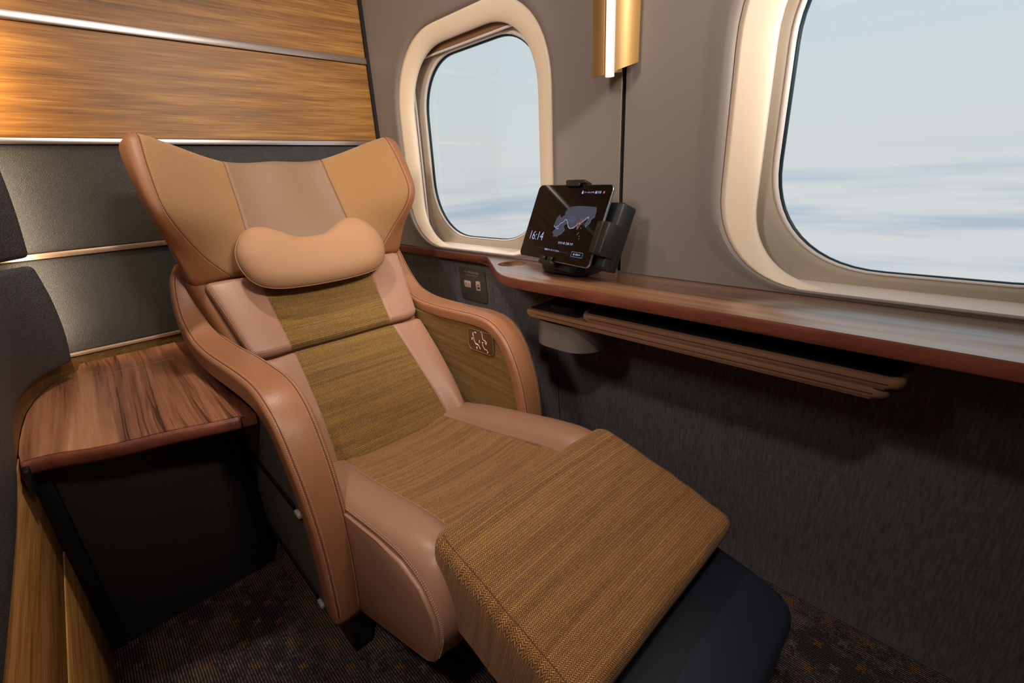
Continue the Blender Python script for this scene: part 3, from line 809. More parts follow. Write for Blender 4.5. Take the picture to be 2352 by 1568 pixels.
# ================================================================ SIDE TABLE
stb = thing('side_table', 'curved walnut side table between the grey partition and the seat', 'table', (0.0, 1.4, 0.0))
TZ = 0.55
inner_curve = [(-0.1715, 1.20), (-0.1725, 1.26), (-0.171, 1.34), (-0.166, 1.43), (-0.154, 1.51), (-0.139, 1.57), (-0.112, 1.635), (-0.085, 1.675), (-0.068, 1.70)]
front = [(0.166, 1.034), (0.13, 1.046), (0.09, 1.062), (0.056, 1.076), (0.02, 1.087), (-0.013, 1.096), (-0.045, 1.107), (-0.076, 1.121), (-0.105, 1.139), (-0.131, 1.152), (-0.152, 1.157), (-0.169, 1.1575)]
fr2 = cr(np.array(front), np.linspace(0, 1, 60))
tp = [tuple(p) for p in fr2]+inner_curve+[(-0.066, 1.762), (0.166, 1.762)]
prism('table_top', tp, XY, TZ-0.030, TZ, M['walnut'], stb, 0.0015, 2)
prism('edge_strip', [(0.1665, 1.036), (0.1945, 1.028), (0.1945, 1.762), (0.1665, 1.762)], XY, TZ-0.030, TZ-0.003, M['walnut_edge'], stb, 0.002, 2)
# red-brown bullnose along the curved front
tg = np.gradient(fr2, axis=0); tg /= np.linalg.norm(tg, axis=1)[:, None]
nrm = np.column_stack([-tg[:, 1], tg[:, 0]]); nrm *= np.sign(-nrm[:, 1:2])
rings = []
for (x, y), (nx, ny) in zip(fr2, nrm):
    rings.append([(x+nx*o_, y+ny*o_, z) for o_, z in [(0.0, TZ-0.0016), (0.004, TZ-0.0028), (0.0078, TZ-0.008), (0.009, TZ-0.016), (0.0078, TZ-0.024), (0.003, TZ-0.0305), (-0.004, TZ-0.0305), (-0.004, TZ-0.0016)]])
loft('front_edge', rings, M['walnut_edge'], stb)
box('inlay_line', (0.028, 1.588, TZ+0.0001), (0.268, 0.0018, 0.0008), M['bronze'], stb)
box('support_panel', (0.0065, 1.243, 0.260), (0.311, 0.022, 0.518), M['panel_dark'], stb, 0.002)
box('gap_block', (-0.1635, 1.238, 0.260), (0.028, 0.024, 0.518), M['black'], stb, 0.002)  # black block closing the gap between support panel and partition
box('support_post', (0.176, 1.262, 0.272), (0.022, 0.05, 0.542), M['black'], stb, 0.003)
box('corner_bracket', (-0.164, 1.150, 0.519), (0.010, 0.055, 0.046), M['black'], stb, 0.003)

# ================================================================ PRIVACY PARTITION
pt = thing('privacy_partition', 'charcoal felt partition with oak boards left of the side table', 'partition', (-0.19, 0.4, 0.0))
box('oak_board', (-0.190, 0.33, 0.1525), (0.024, 1.80, 0.295), M['oak_low'], pt, 0.0015, 2)
box('oak_board', (-0.190, 0.33, 0.4185), (0.024, 1.80, 0.223), M['oak_low'], pt, 0.0015, 2)
box('partition_core', (-0.207, 0.33, 0.300), (0.012, 1.80, 0.58), M['black'], pt)
cv = np.array([(-0.168, -0.62), (-0.168, -0.1), (-0.168, 0.4), (-0.168, 0.8), (-0.168, 1.05), (-0.167, 1.22), (-0.165, 1.33), (-0.157, 1.42), (-0.139, 1.50), (-0.110, 1.565), (-0.070, 1.615)])
def pad_surf(zb, zt, bulge=0.012):
    rows = []
    for t, bl in ((0.0, 0.0), (0.33, 1.0), (0.67, 1.0), (1.0, 0.0)):
        row = []
        for k, (x, y) in enumerate(cv):
            b0 = zb(y); tgk = cv[min(k+1, len(cv)-1)]-cv[max(k-1, 0)]; tgk = tgk/np.linalg.norm(tgk)
            nx, ny = tgk[1], -tgk[0]
            row.append((x+nx*bl*bulge, y+ny*bl*bulge, b0+(zt-b0)*t))
        rows.append(row)
    return Surf(rows)
def lowb(y): 
    t = min(max((y-0.95)/0.33, 0), 1); t = t*t*(3-2*t)
    return 0.528+t*0.066
Cushion(pad_surf(lowb, 0.853), 2.3, 0.27, 0.034, 0.014, rc=0.02, step=0.03).build('felt_pad', M['pad'], pt)
Cushion(pad_surf(lambda y: 0.868, 1.27), 2.3, 0.40, 0.034, 0.014, rc=0.02, step=0.03).build('felt_pad', M['pad'], pt)
# olive rail standing on the table along the curve
rc_ = cr(np.array([(-0.1745, 0.98), (-0.1735, 1.1), (-0.173, 1.22), (-0.1725, 1.33), (-0.167, 1.43), (-0.154, 1.51), (-0.139, 1.57), (-0.112, 1.635), (-0.075, 1.690)]), np.linspace(0, 1, 60))
tg = np.gradient(rc_, axis=0); tg /= np.linalg.norm(tg, axis=1)[:, None]
rr_ = [[(x+o_*t_[1], y-o_*t_[0], z) for o_, z in ((0.0, 0.5515), (0.0, 0.607), (-0.022, 0.607), (-0.022, 0.5515))] for (x, y), t_ in zip(rc_, tg)]
loft('wood_rail', rr_, M['rail'], pt, sharp=30)

# ================================================================ RECLINING SEAT
XS = 0.507
seat = thing('reclining_seat', 'wide reclining train seat in tan leather and herringbone cloth with raised legrest', 'seat', (XS, 0.95, 0.0))

def sym_rows(rows):
    """rows: list of [(halfx, y, z), ...] outer -> centre; mirrored to a full grid"""
    out = []
    for r_ in rows:
        L = [(XS-h, y, z) for h, y, z in r_]; Rr = [(XS+h, y, z) for h, y, z in r_[::-1][1:]]
        out.append(L+Rr)
    return Surf(out)

# --- headrest (rows bottom -> top; columns outer, stitch line, seam, centre)
Hr = sym_rows([
    [(0.308, 1.404, 0.757), (0.205, 1.392, 0.772), (0.150, 1.386, 0.774), (0.0, 1.384, 0.774)],
    [(0.330, 1.386, 0.862), (0.268, 1.380, 0.850), (0.147, 1.410, 0.873), (0.0, 1.416, 0.873)],
    [(0.356, 1.362, 0.940), (0.320, 1.332, 0.955), (0.142, 1.440, 0.940), (0.0, 1.450, 0.940)],
    [(0.368, 1.395, 1.030), (0.325, 1.368, 1.050), (0.138, 1.480, 1.012), (0.0, 1.490, 1.012)],
    [(0.370, 1.440, 1.118), (0.316, 1.430, 1.145), (0.135, 1.516, 1.084), (0.0, 1.526, 1.082)]])
HW, HH = 0.86, 0.33
hd = Cushion(Hr, HW, HH, 0.060, 0.026, rc=0.032, step=0.018, seams=(-HW/3, -HW/6, HW/6, HW/3), groove=0.0022)
hshell = hd.build('headrest', M['leather_dark'], seat, split=(
    (-HW/3, -HW/6, 'wing_cloth', M['knit']), (HW/6, HW/3, 'wing_cloth', M['knit']), (-HW/6, HW/6, 'headrest_panel', M['leather_head'])))
for o in list(COL.objects):
    if o.name.startswith(('wing_cloth', 'headrest_panel')): o.parent = hshell; o.matrix_parent_inverse = Matrix.Identity(4)
yl = np.linspace(-HH/2+0.012, HH/2-0.004, 60)
ln = [hd.point(np.full(60, x), yl, 0.0006) for x in (-HW/3-0.006, HW/3+0.006, -HW/6+0.006, HW/6-0.006)]
stitches('stitching', ln, hshell)
for x in (-HW/3, -HW/6, HW/6, HW/3): tube('seam', hd.point(np.full(60, x), yl, 0.0006), 0.0008, M['seam'], hshell, 6)

# --- backrest: upper and lower cushions, each with cloth centre and leather bolsters
def back_block(nm, rows, W, H, thick, r, sx):
    S = sym_rows(rows)
    c = Cushion(S, W, H, thick, r, rc=0.022, step=0.02, seams=(-sx, sx), groove=0.003)
    o = c.build(nm, M['leather'], seat, split=((-sx, sx, 'cloth_panel', M['herring_back']),), side_mat=M['leather_dark'])
    for q in list(COL.objects):
        if q.name.startswith('cloth_panel') and q.parent == seat: q.parent = o; q.matrix_parent_inverse = Matrix.Identity(4)
    ys = np.linspace(-H/2+0.004, H/2-0.006, 60)
    L = [c.point(np.full(60, s*(sx+0.0055)), ys, 0.0006) for s in (-1, 1)]
    L += [c.point(np.full(60, s*(W/2-d_)), ys, 0.0006) for s in (-1, 1) for d_ in (0.006, 0.011)]
    xs_ = np.linspace(-W/2+0.02, W/2-0.02, 80)
    L += [c.point(xs_, np.full(80, -H/2+0.010), 0.0006)]
    stitches('stitching', L, o)
    return o
f = 0.155/0.262
back_block('shoulder_cushion', [
    [(0.248, 1.2400, 0.5985), (0.200, 1.2345, 0.5965), (0.147, 1.2380, 0.5970), (0.07, 1.240, 0.596), (0.0, 1.2400, 0.5955)],
    [(0.266, 1.3080, 0.6900), (0.212, 1.3000, 0.6920), (0.152, 1.3060, 0.6890), (0.07, 1.310, 0.687), (0.0, 1.3110, 0.6860)],
    [(0.286, 1.3840, 0.7840), (0.228, 1.3780, 0.7860), (0.158, 1.3780, 0.7840), (0.08, 1.380, 0.783), (0.0, 1.3800, 0.7830)]],
    0.534, 0.232, 0.075, 0.020, 0.534/4)
back_block('lumbar_cushion', [
    [(0.228, 0.9750, 0.3100), (0.206, 0.9650, 0.3130), (0.172, 0.9830, 0.3000), (0.08, 0.985, 0.296), (0.0, 0.9850, 0.2950)],
    [(0.236, 1.0480, 0.4130), (0.206, 1.0400, 0.4160), (0.160, 1.0560, 0.4080), (0.08, 1.060, 0.405), (0.0, 1.0610, 0.4040)],
    [(0.243, 1.1360, 0.5060), (0.203, 1.1290, 0.5080), (0.152, 1.1410, 0.5030), (0.07, 1.145, 0.501), (0.0, 1.1460, 0.5000)],
    [(0.248, 1.2360, 0.5940), (0.200, 1.2300, 0.5920), (0.147, 1.2340, 0.5930), (0.07, 1.236, 0.592), (0.0, 1.2360, 0.5915)]],
    0.484, 0.385, 0.075, 0.020, 0.484/4)
Sb = sym_rows([
    [(0.222, 1.035, 0.270), (0.15, 1.035, 0.270), (0.0, 1.035, 0.270)],
    [(0.246, 1.205, 0.490), (0.15, 1.205, 0.490), (0.0, 1.205, 0.490)],
    [(0.278, 1.322, 0.640), (0.15, 1.322, 0.640), (0.0, 1.322, 0.640)],
    [(0.314, 1.425, 0.800), (0.15, 1.425, 0.800), (0.0, 1.425, 0.800)]])
Cushion(Sb, 0.54, 0.66, 0.085, 0.022, rc=0.02, step=0.03).build('backrest_shell', M['leather_dark'], seat)

# --- seat cushion and its side bolsters
Ss = sym_rows([
    [(0.160, 0.470, 0.411), (0.08, 0.470, 0.408), (0.0, 0.470, 0.409)],
    [(0.158, 0.560, 0.418), (0.08, 0.560, 0.410), (0.0, 0.560, 0.409)],
    [(0.157, 0.680, 0.401), (0.08, 0.680, 0.392), (0.0, 0.680, 0.391)],
    [(0.157, 0.820, 0.376), (0.08, 0.820, 0.366), (0.0, 0.820, 0.365)],
    [(0.158, 0.960, 0.356), (0.08, 0.960, 0.346), (0.0, 0.960, 0.345)],
    [(0.160, 1.060, 0.345), (0.08, 1.060, 0.332), (0.0, 1.060, 0.331)]])
Cushion(Ss, 0.318, 0.60, 0.10, 0.004, step=0.012, wrinkle=0.0018).build('seat_cushion', M['herring'], seat)
def bolster(s):
    # across: inner edge -> outer edge ; along: back of the seat -> front -> down the front face
    prof = [(1.030, 0.348, 0.356, 0.342), (0.900, 0.362, 0.392, 0.372), (0.760, 0.385, 0.418, 0.400), (0.640, 0.408, 0.442, 0.420), (0.560, 0.414, 0.452, 0.424), (0.505, 0.405, 0.440, 0.405), (0.474, 0.372, 0.390, 0.366), (0.468, 0.322, 0.330, 0.318), (0.490, 0.258, 0.262, 0.256)]
    G = []
    for y, zi, zm, zo in prof:
        row = [(XS+s*0.150, y, zi), (XS+s*0.175, y-0.004, zi+(zm-zi)*0.75), (XS+s*0.212, y-0.006, zm), (XS+s*0.242, y-0.003, (zm+zo)/2+0.004), (XS+s*0.2555, y, zo)]
        if s < 0: row = row[::-1]
        G.append(row)
    # v must run so that u x v points outwards: u = +x, v from front to back
    S = Surf(G[::-1])
    c = Cushion(S, 0.125, 0.86, 0.045, 0.006, step=0.012)
    o = c.build('seat_bolster', M['leather'], seat)
    ys = np.linspace(-0.42, 0.42, 160)
    ou = 0.0545*s; inn = -0.0565*s
    stitches('stitching', [c.point(np.full(160, ou), ys, 0.0006), c.point(np.full(160, ou-0.006*s), ys, 0.0006), c.point(np.full(160, inn), ys, 0.0006)], o)
    side = [(0.900, 0.366), (0.760, 0.394), (0.640, 0.414), (0.560, 0.419), (0.508, 0.402), (0.478, 0.365), (0.471, 0.320), (0.494, 0.252), (0.515, 0.238), (0.820, 0.104), (0.850, 0.100), (0.900, 0.13)]
    fn = lambda a, b, h: (XS+s*h, a, b)
    prism('side_skirt', side, fn, 0.236, 0.2595, M['leather'], o, 0.004, 3)
for s in (-1, 1): bolster(s)

# --- raised legrest with black foot flap
Sl = sym_rows([
    [(0.226, 0.214, 0.402), (0.11, 0.212, 0.404), (0.0, 0.212, 0.405)],
    [(0.228, 0.300, 0.430), (0.11, 0.300, 0.434), (0.0, 0.300, 0.435)],
    [(0.228, 0.400, 0.459), (0.11, 0.400, 0.463), (0.0, 0.400, 0.464)],
    [(0.226, 0.512, 0.488), (0.11, 0.514, 0.490), (0.0, 0.514, 0.491)]])
lg = Cushion(Sl, 0.454, 0.312, 0.155, 0.022, rc=0.026, step=0.012, puff=0.003, wrinkle=0.0016)
lo_ = lg.build('legrest', M['herring'], seat)
for s in (-1, 1):
    tube('seam', lg.point(np.full(60, s*0.2125), np.linspace(-0.145, 0.145, 60), -0.0002), 0.0009, M['seam'], lo_, 6)
Sf = sym_rows([
    [(0.218, 0.092, 0.292), (0.1, 0.088, 0.296), (0.0, 0.086, 0.297)],
    [(0.220, 0.160, 0.318), (0.1, 0.160, 0.322), (0.0, 0.160, 0.323)],
    [(0.221, 0.250, 0.338), (0.1, 0.250, 0.340), (0.0, 0.250, 0.341)],
    [(0.221, 0.330, 0.352), (0.1, 0.330, 0.354), (0.0, 0.330, 0.355)]])
Cushion(Sf, 0.442, 0.245, 0.105, 0.022, rc=0.045, step=0.02).build('foot_flap', M['navy'], seat)
box('legrest_hinge', (XS, 0.46, 0.27), (0.36, 0.12, 0.10), M['black'], seat, 0.01)

# --- armrests: leather band swept from behind the headrest, forward and down to the floor
arm_path = [(1.482, 0.826), (1.462, 0.770), (1.425, 0.700), (1.362, 0.652), (1.270, 0.634), (1.150, 0.633), (1.040, 0.636), (0.950, 0.637), (0.893, 0.626), (0.846, 0.592), (0.811, 0.532), (0.786, 0.455), (0.774, 0.350), (0.780, 0.235), (0.797, 0.112)]
arm_in = [0.270, 0.282, 0.286, 0.276, 0.262, 0.252, 0.250, 0.250, 0.250, 0.250, 0.250, 0.250, 0.250, 0.250, 0.250]
arm_out = [0.322, 0.342, 0.352, 0.350, 0.344, 0.336, 0.331, 0.330, 0.330, 0.328, 0.326, 0.323, 0.320, 0.318, 0.316]
NA = 110
ap = cr(np.array(arm_path), np.linspace(0, 1, NA)); ai = cr(np.array(arm_in)[:, None], np.linspace(0, 1, NA))[:, 0]; ao = cr(np.array(arm_out)[:, None], np.linspace(0, 1, NA))[:, 0]
at_ = np.gradient(ap, axis=0); at_ /= np.linalg.norm(at_, axis=1)[:, None]
an = np.column_stack([at_[:, 1], -at_[:, 0]])
def edge_pt(s, y, z, ny, nz, h, sg, off, hw):
    # a point on the crowned leather face, off metres in from its edge
    q = (hw-off)/hw; dn = -0.021*(1-(1-q**7)**(1/7))+0.004*(1-q*q)+0.0004
    return (XS+s*(h+sg*off), y+ny*dn, z+nz*dn)
def armrest(s):
    rings = []; uv = []
    for kk, ((y, z), (ny, nz), hi, ho) in enumerate(zip(ap, an, ai, ao)):
        es = math.sqrt(max(0.0, 1-(1-min(1.0, (kk+0.3)/5.0))**2)); et = math.sqrt(max(0.0, 1-(1-min(1.0, (NA-kk+0.2)/3.0))**2)); es = min(es, 0.5+0.5*et)
        cx, hw = (hi+ho)/2, (ho-hi)/2; ring = []
        for k in range(40):
            a = 2*math.pi*k/40; p = 7.0
            ca, sa = math.cos(a), math.sin(a)
            dx_ = hw*math.copysign(abs(ca)**(2/p), ca); th = 0.042+0.012*dx_/hw; dn = -th/2+th/2*math.copysign(abs(sa)**(2/p), sa)
            dn += 0.004*(1-(dx_/hw)**2) if sa > 0 else 0
            dx_ *= 0.55+0.45*es; dn = -0.02+(dn+0.02)*es
            ring.append((XS+s*(cx+dx_), y+ny*dn, z+nz*dn))
        rings.append(ring)
    o = loft('armrest', rings, M['leather_arm'], seat)
    L = []
    for off, side in ((0.0135, ao), (0.0065, ao), (0.0125, ai), (0.0060, ai)):
        sg = -1 if side is ao else 1
        L.append([edge_pt(s, y, z, ny, nz, h, sg, off, hw) for (y, z), (ny, nz), h, hw in list(zip(ap, an, side, (ao-ai)/2))[5:-2]])
    stitches('stitching', L, o)
    for h_, sg in ((ao, -1), (ai, 1)):
        tube('seam', [edge_pt(s, y, z, ny, nz, h, sg, 0.0098, hw) for (y, z), (ny, nz), h, hw in list(zip(ap, an, h_, (ao-ai)/2))[5:-2]], 0.0009, M['seam'], o, 6)
    under = [(y-ny*0.030, z-nz*0.030) for (y, z), (ny, nz) in list(zip(ap, an))[18:]]
    fn = lambda a, b, h: (XS+s*h, a, b)
    # herringbone inner panel
    poly = [(1.40, 0.20), (1.40, 0.615)]+[(y, z) for y, z in under if y < 1.39 and z > 0.21][::3]+[(under[-12][0], 0.20)]
    bm = bmesh.new(); bm_prism(bm, poly, fn, 0.256, 0.286)
    q = from_bm('armrest_cloth', bm, M['herring_back'], o)
    lay = q.data.uv_layers.new(name='UVMap')
    for lp in q.data.loops:
        v = q.data.vertices[lp.vertex_index].co; lay.data[lp.index].uv = (v.y, v.z-0.07*v.y)
    # dark outer side panel with two slim rails, silver end caps
    poly = [(1.39, 0.095), (1.39, 0.600)]+[(y, z) for y, z in under if y < 1.38 and z > 0.12][::3]+[(under[-1][0]+0.005, 0.095)]
    sp = prism('side_panel', poly, fn, 0.286, 0.308, M['side_cloth'], o)
    for zz, tilt in ((0.362, -0.02), (0.112, -0.06)):
        box('panel_rail', (XS+s*0.3095, 1.145, zz), (0.007, 0.47, 0.016), M['black'], sp, 0.002)
        box('rail_cap', (XS+s*0.3125, 0.884, zz), (0.010, 0.026, 0.012), M['silver'], sp, 0.004)
    # black foot
    bx = 0.2825
    box('armrest_foot', (XS+s*0.262, 1.09, 0.055), (0.044, 0.565, 0.110), M['black'], o, 0.004)
    return o
arms = {s: armrest(s) for s in (-1, 1)}
box('seat_base', (XS, 1.13, 0.135), (0.46, 0.50, 0.26), M['black'], seat, 0.01)

# control plate on the window-side armrest
cx_ = XS+0.2555
fnc = lambda a, b, h: (cx_-h, a, b)
cp = prism('control_panel', rrect(0.9405, 0.5665, 0.108, 0.064, 0.015), fnc, 0.0003, 0.0032, M['ctrl'], arms[1], 0.001, 2)
cp['label'] = 'brown seat control plate with pale pictograms'
ring_o, ring_i = rrect(0.9405, 0.5665, 0.108, 0.064, 0.015), rrect(0.9405, 0.5665, 0.1055, 0.0615, 0.0138)
loft('panel_rim', [[(cx_-0.0030, a, b) for a, b in ring_o], [(cx_-0.0042, a, b) for a, b in ring_o], [(cx_-0.0042, a, b) for a, b in ring_i], [(cx_-0.0030, a, b) for a, b in ring_i]], M['bronze'], cp, cap=False)
def strokes(nm, segs, parent):
    bm = bmesh.new()
    for (a, b, c_, d_, wd) in segs:
        # icon units: plate seen from the seat, 0..1 across (towards the front) and 0..1 down
        p = np.array([0.9945-0.108*a, 0.5985-0.064*b]); q = np.array([0.9945-0.108*c_, 0.5985-0.064*d_])
        t = (q-p)/np.linalg.norm(q-p); n_ = np.array([-t[1], t[0]])*wd/2
        bm_prism(bm, [tuple(p+n_), tuple(p-n_), tuple(q-n_), tuple(q+n_)], fnc, 0.0031, 0.0036)
    return from_bm(nm, bm, M['icon'], parent, smooth=False)
strokes('seat_pictogram', [(0.20, 0.17, 0.21, 0.33, 0.0034), (0.215, 0.35, 0.235, 0.52, 0.0022), (0.235, 0.52, 0.275, 0.63, 0.0022), (0.275, 0.66, 0.385, 0.68, 0.0046), (0.395, 0.67, 0.47, 0.86, 0.0022)], cp)
strokes('arrow_pictogram', [(0.26, 0.145, 0.31, 0.13, 0.0016), (0.305, 0.09, 0.33, 0.17, 0.0026), (0.13, 0.47, 0.18, 0.44, 0.0022), (0.145, 0.43, 0.15, 0.53, 0.0022), (0.31, 0.86, 0.36, 0.80, 0.0022), (0.305, 0.80, 0.33, 0.92, 0.0022), (0.455, 0.43, 0.45, 0.57, 0.0026)], cp)
strokes('recline_pictogram', [(0.52, 0.04, 0.565, 0.02, 0.0030), (0.575, 0.06, 0.585, 0.30, 0.0017), (0.585, 0.30, 0.61, 0.37, 0.0017), (0.61, 0.37, 0.66, 0.38, 0.0022), (0.67, 0.39, 0.69, 0.53, 0.0015), (0.665, 0.36, 0.72, 0.42, 0.0010), (0.70, 0.56, 0.735, 0.44, 0.0028)], cp)
strokes('upright_pictogram', [(0.55, 0.52, 0.60, 0.50, 0.0030), (0.565, 0.56, 0.59, 0.68, 0.0017), (0.59, 0.68, 0.63, 0.78, 0.0017), (0.63, 0.78, 0.69, 0.80, 0.0022), (0.70, 0.78, 0.75, 0.84, 0.0014), (0.735, 0.93, 0.77, 0.87, 0.0028)], cp)

# ================================================================ NECK PILLOW
def pillow():
    o_c = np.array([XS, 1.334, 0.821]); ex = np.array([1.0, 0, 0]); eb = np.array([0, 0.545, 0.838]); en = np.array([0, -0.838, 0.545])
    out = [(0.0, 0.050), (0.045, 0.055), (0.085, 0.078), (0.120, 0.094), (0.155, 0.090), (0.185, 0.062), (0.203, 0.020), (0.200, -0.028), (0.180, -0.064), (0.140, -0.084), (0.075, -0.092), (0.0, -0.094)]
    full = out+[(-a, b) for a, b in out[-2:0:-1]]
    P = np.array(full+[full[0]]); n = 120
    prm = cr(np.vstack([P[-2], P, P[1]]), np.linspace(1/(len(P)+1), 1-1/(len(P)+1), n+1))[:n]
    def spine(a):
        t = a*0.64; return t, -0.020+0.020*(t/0.13)**2
    sx_, sb_ = spine(prm[:, 0]); V, U, Fc = [], [], []
    ts = [1.0, 0.985, 0.95, 0.89, 0.80, 0.68, 0.54, 0.38, 0.20, 0.0]
    def layer(sign, H):
        idx = []
        for t in ts:
            a = sx_+(prm[:, 0]-sx_)*t; b = sb_+(prm[:, 1]-sb_)*t
            hh = H*(1-t**2.6)**(1/2.0)*(1.0+0.20*(a/0.16)**2)
            row = []
            for k in range(n):
                wr = 0.0012*math.sin(k*0.9)*math.sin(k*0.37+1.3)*(t**3)*(1-t)*8
                V.append(o_c+ex*a[k]+eb*b[k]+en*(sign*hh[k]+wr)); U.append((a[k], b[k])); row.append(len(V)-1)
            idx.append(row)
        for i in range(len(ts)-1):
            for k in range(n):
                k2 = (k+1) % n; Fc.append((idx[i][k], idx[i][k2], idx[i+1][k2], idx[i+1][k]))
    layer(1, 0.036); layer(-1, 0.026)
    me_o = mesh('neck_pillow', V, Fc, M['pillow'], None, None)
    bm = bmesh.new(); bm.from_mesh(me_o.data); bmesh.ops.remove_doubles(bm, verts=bm.verts, dist=0.0008)
    bmesh.ops.recalc_face_normals(bm, faces=bm.faces[:]); bm.to_mesh(me_o.data); bm.free()
    me_o.data.polygons.foreach_set('use_smooth', [True]*len(me_o.data.polygons))
    tag(me_o, 'bone-shaped tan neck pillow resting against the headrest of the seat', 'pillow')
    pts = [o_c+ex*a*1.001+eb*b*1.001 for a, b in prm]; pts.append(pts[0])
    tube('piping', pts, 0.0016, M['pillow'], me_o, 6)
    return me_o
pillow()

# ================================================================ TABLET AND STAND
TC = np.array([0.89688611, 0.75630653, 0.8822503]); yaw, tilt, roll = 0.19574074, 0.4113968, -0.00410632
r0 = np.array([-math.sin(yaw), -math.cos(yaw), 0]); n0 = np.array([-math.cos(yaw), math.sin(yaw), 0]); zz = np.array([0, 0, 1.0])
u0 = zz*math.cos(tilt)-n0*math.sin(tilt); TN = n0*math.cos(tilt)+zz*math.sin(tilt)
TR = math.cos(roll)*r0+math.sin(roll)*u0; TU = -math.sin(roll)*r0+math.cos(roll)*u0
tfn = lambda a, b, h: tuple(TC+TR*a+TU*b+TN*h)
TW, TH = 0.280, 0.193
tb = thing('tablet', 'dark tablet showing a clock and route map on its stand', 'tablet', tuple(TC-TU*TH/2))
body = prism('tablet_body', rrect(0, 0, TW, TH, 0.012, 8), tfn, -0.0066, -0.0004, M['tablet_metal'], tb, 0.0016, 3)
for k in range(16):
    b_ = 0.025+0.0018*k
    prism('speaker_hole', rrect(b_, -0.0034, 0.0009, 0.0016, 0.0003, 2), lambda a, b, h: tuple(TC+TR*h+TU*a+TN*b), TW/2-0.0003, TW/2+0.0002, M['gapblack'], body)
scr = prism('screen', rrect(0, 0, TW-0.003, TH-0.003, 0.011, 8), tfn, -0.0006, 0.0002, M['screen'], tb)
def stext(nm, body_, a, b, size, mt='scr_white', **k): return text(nm, body_, tfn(a, b, 0.0005), TR, TU, TN, size, M[mt], scr, **k)
stext('clock_text', '16:14', -0.1195, -0.0395, 0.033, sx=0.86, bold=-0.0004)
stext('station_text', 'ただいま 三島 です', 0.038, -0.0487, 0.0066, align='CENTER', bold=0.00006)
stext('hint_text', '画面をタップしてください', -0.006, -0.0698, 0.0050, align='CENTER', bold=0.00004)
stext('lock_text', 'オートロック中', 0.0655, 0.0772, 0.0048, align='CENTER')
stext('room_text', '空室', 0.1005, 0.0775, 0.0060, align='CENTER')
stext('button_text', '画面OFF', 0.0935, -0.0706, 0.0048, align='CENTER')
stext('city_text', '新大阪', -0.0115, -0.0143, 0.0042, align='CENTER')
def spoly(nm, segs, mt, h=0.0004):
    bm = bmesh.new()
    for poly in segs:
        bm.faces.new([bm.verts.new(tfn(a, b, h)) for a, b in poly])
    bmesh.ops.triangulate(bm, faces=bm.faces[:])
    o = from_bm(nm, bm, M[mt], scr, smooth=False); return o
def sline(pts, wd):
    out = []
    for (a, b), (c_, d_) in zip(pts[:-1], pts[1:]):
        t = np.array([c_-a, d_-b]); L = np.linalg.norm(t); t = t/L; n_ = np.array([-t[1], t[0]])*wd/2; e = t*wd*0.3
        out.append([(a+n_[0]-e[0], b+n_[1]-e[1]), (a-n_[0]-e[0], b-n_[1]-e[1]), (c_-n_[0]+e[0], d_-n_[1]+e[1]), (c_+n_[0]+e[0], d_+n_[1]+e[1])])
    return out
land_ = [(-0.0277, -0.0059), (-0.0253, 0.0128), (-0.0205, 0.0165), (-0.0169, 0.0216), (-0.0145, 0.0178), (-0.0120, 0.0190), (-0.0105, 0.0140), (-0.006, 0.0141), (-0.002, 0.0180), (0.0028, 0.0203), (0.0012, 0.0255), (0.0019, 0.0301), (0.0095, 0.037), (0.0182, 0.0424), (0.0444, 0.0448), (0.075, 0.0445), (0.1058, 0.0437), (0.1105, 0.033), (0.1106, 0.0212), (0.1001, 0.0135), (0.1010, 0.008), (0.0979, 0.0034), (0.0893, -0.0041), (0.0870, 0.0005), (0.0835, 0.0010), (0.0842, 0.0045), (0.0890, 0.0120), (0.0880, 0.0150), (0.0830, 0.0105), (0.0764, 0.0055), (0.0735, 0.0010), (0.0668, -0.0031), (0.0560, -0.0045), (0.0513, -0.0100), (0.0348, -0.0105), (0.0260, -0.0075), (0.0245, 0.0010), (0.0225, 0.0005), (0.0209, -0.0014), (0.0150, -0.0030), (0.0121, -0.0067), (0.0150, -0.0110), (0.0199, -0.0154), (0.0165, -0.0195), (0.0140, -0.0190), (0.0120, -0.0250), (0.0040, -0.0300), (-0.0008, -0.0353), (-0.0182, -0.0351), (-0.0195, -0.0290), (-0.0261, -0.0264), (-0.0240, -0.0200), (-0.0177, -0.0166), (-0.0190, -0.0110)]
spoly('map_land', [land_], 'scr_map', 0.0003)
spoly('map_highland', [[(0.015, 0.012), (0.021, 0.020), (0.030, 0.022), (0.038, 0.018), (0.048, 0.020), (0.047, 0.008), (0.040, 0.001), (0.028, 0.002), (0.018, 0.005)]], 'scr_hi', 0.00036)
spoly('coast_line', sline([(0.0513, -0.0100), (0.0348, -0.0105), (0.0260, -0.0075)], 0.0006), 'scr_line', 0.00042)
spoly('coast_line', sline([(0.1106, 0.0212), (0.1001, 0.0135), (0.1010, 0.008), (0.0979, 0.0034), (0.0893, -0.0041), (0.0870, 0.0005)], 0.0005), 'scr_line', 0.00042)
spoly('coast_line', sline([(0.0199, -0.0154), (0.0165, -0.0195), (0.0120, -0.0250), (0.0040, -0.0300)], 0.0005), 'scr_line', 0.00042)
spoly('peninsula', [[(0.0590, -0.0035), (0.0668, -0.0031), (0.0690, -0.0020), (0.0655, -0.0110), (0.0625, -0.0130), (0.0605, -0.0085)]], 'scr_brown', 0.00038)
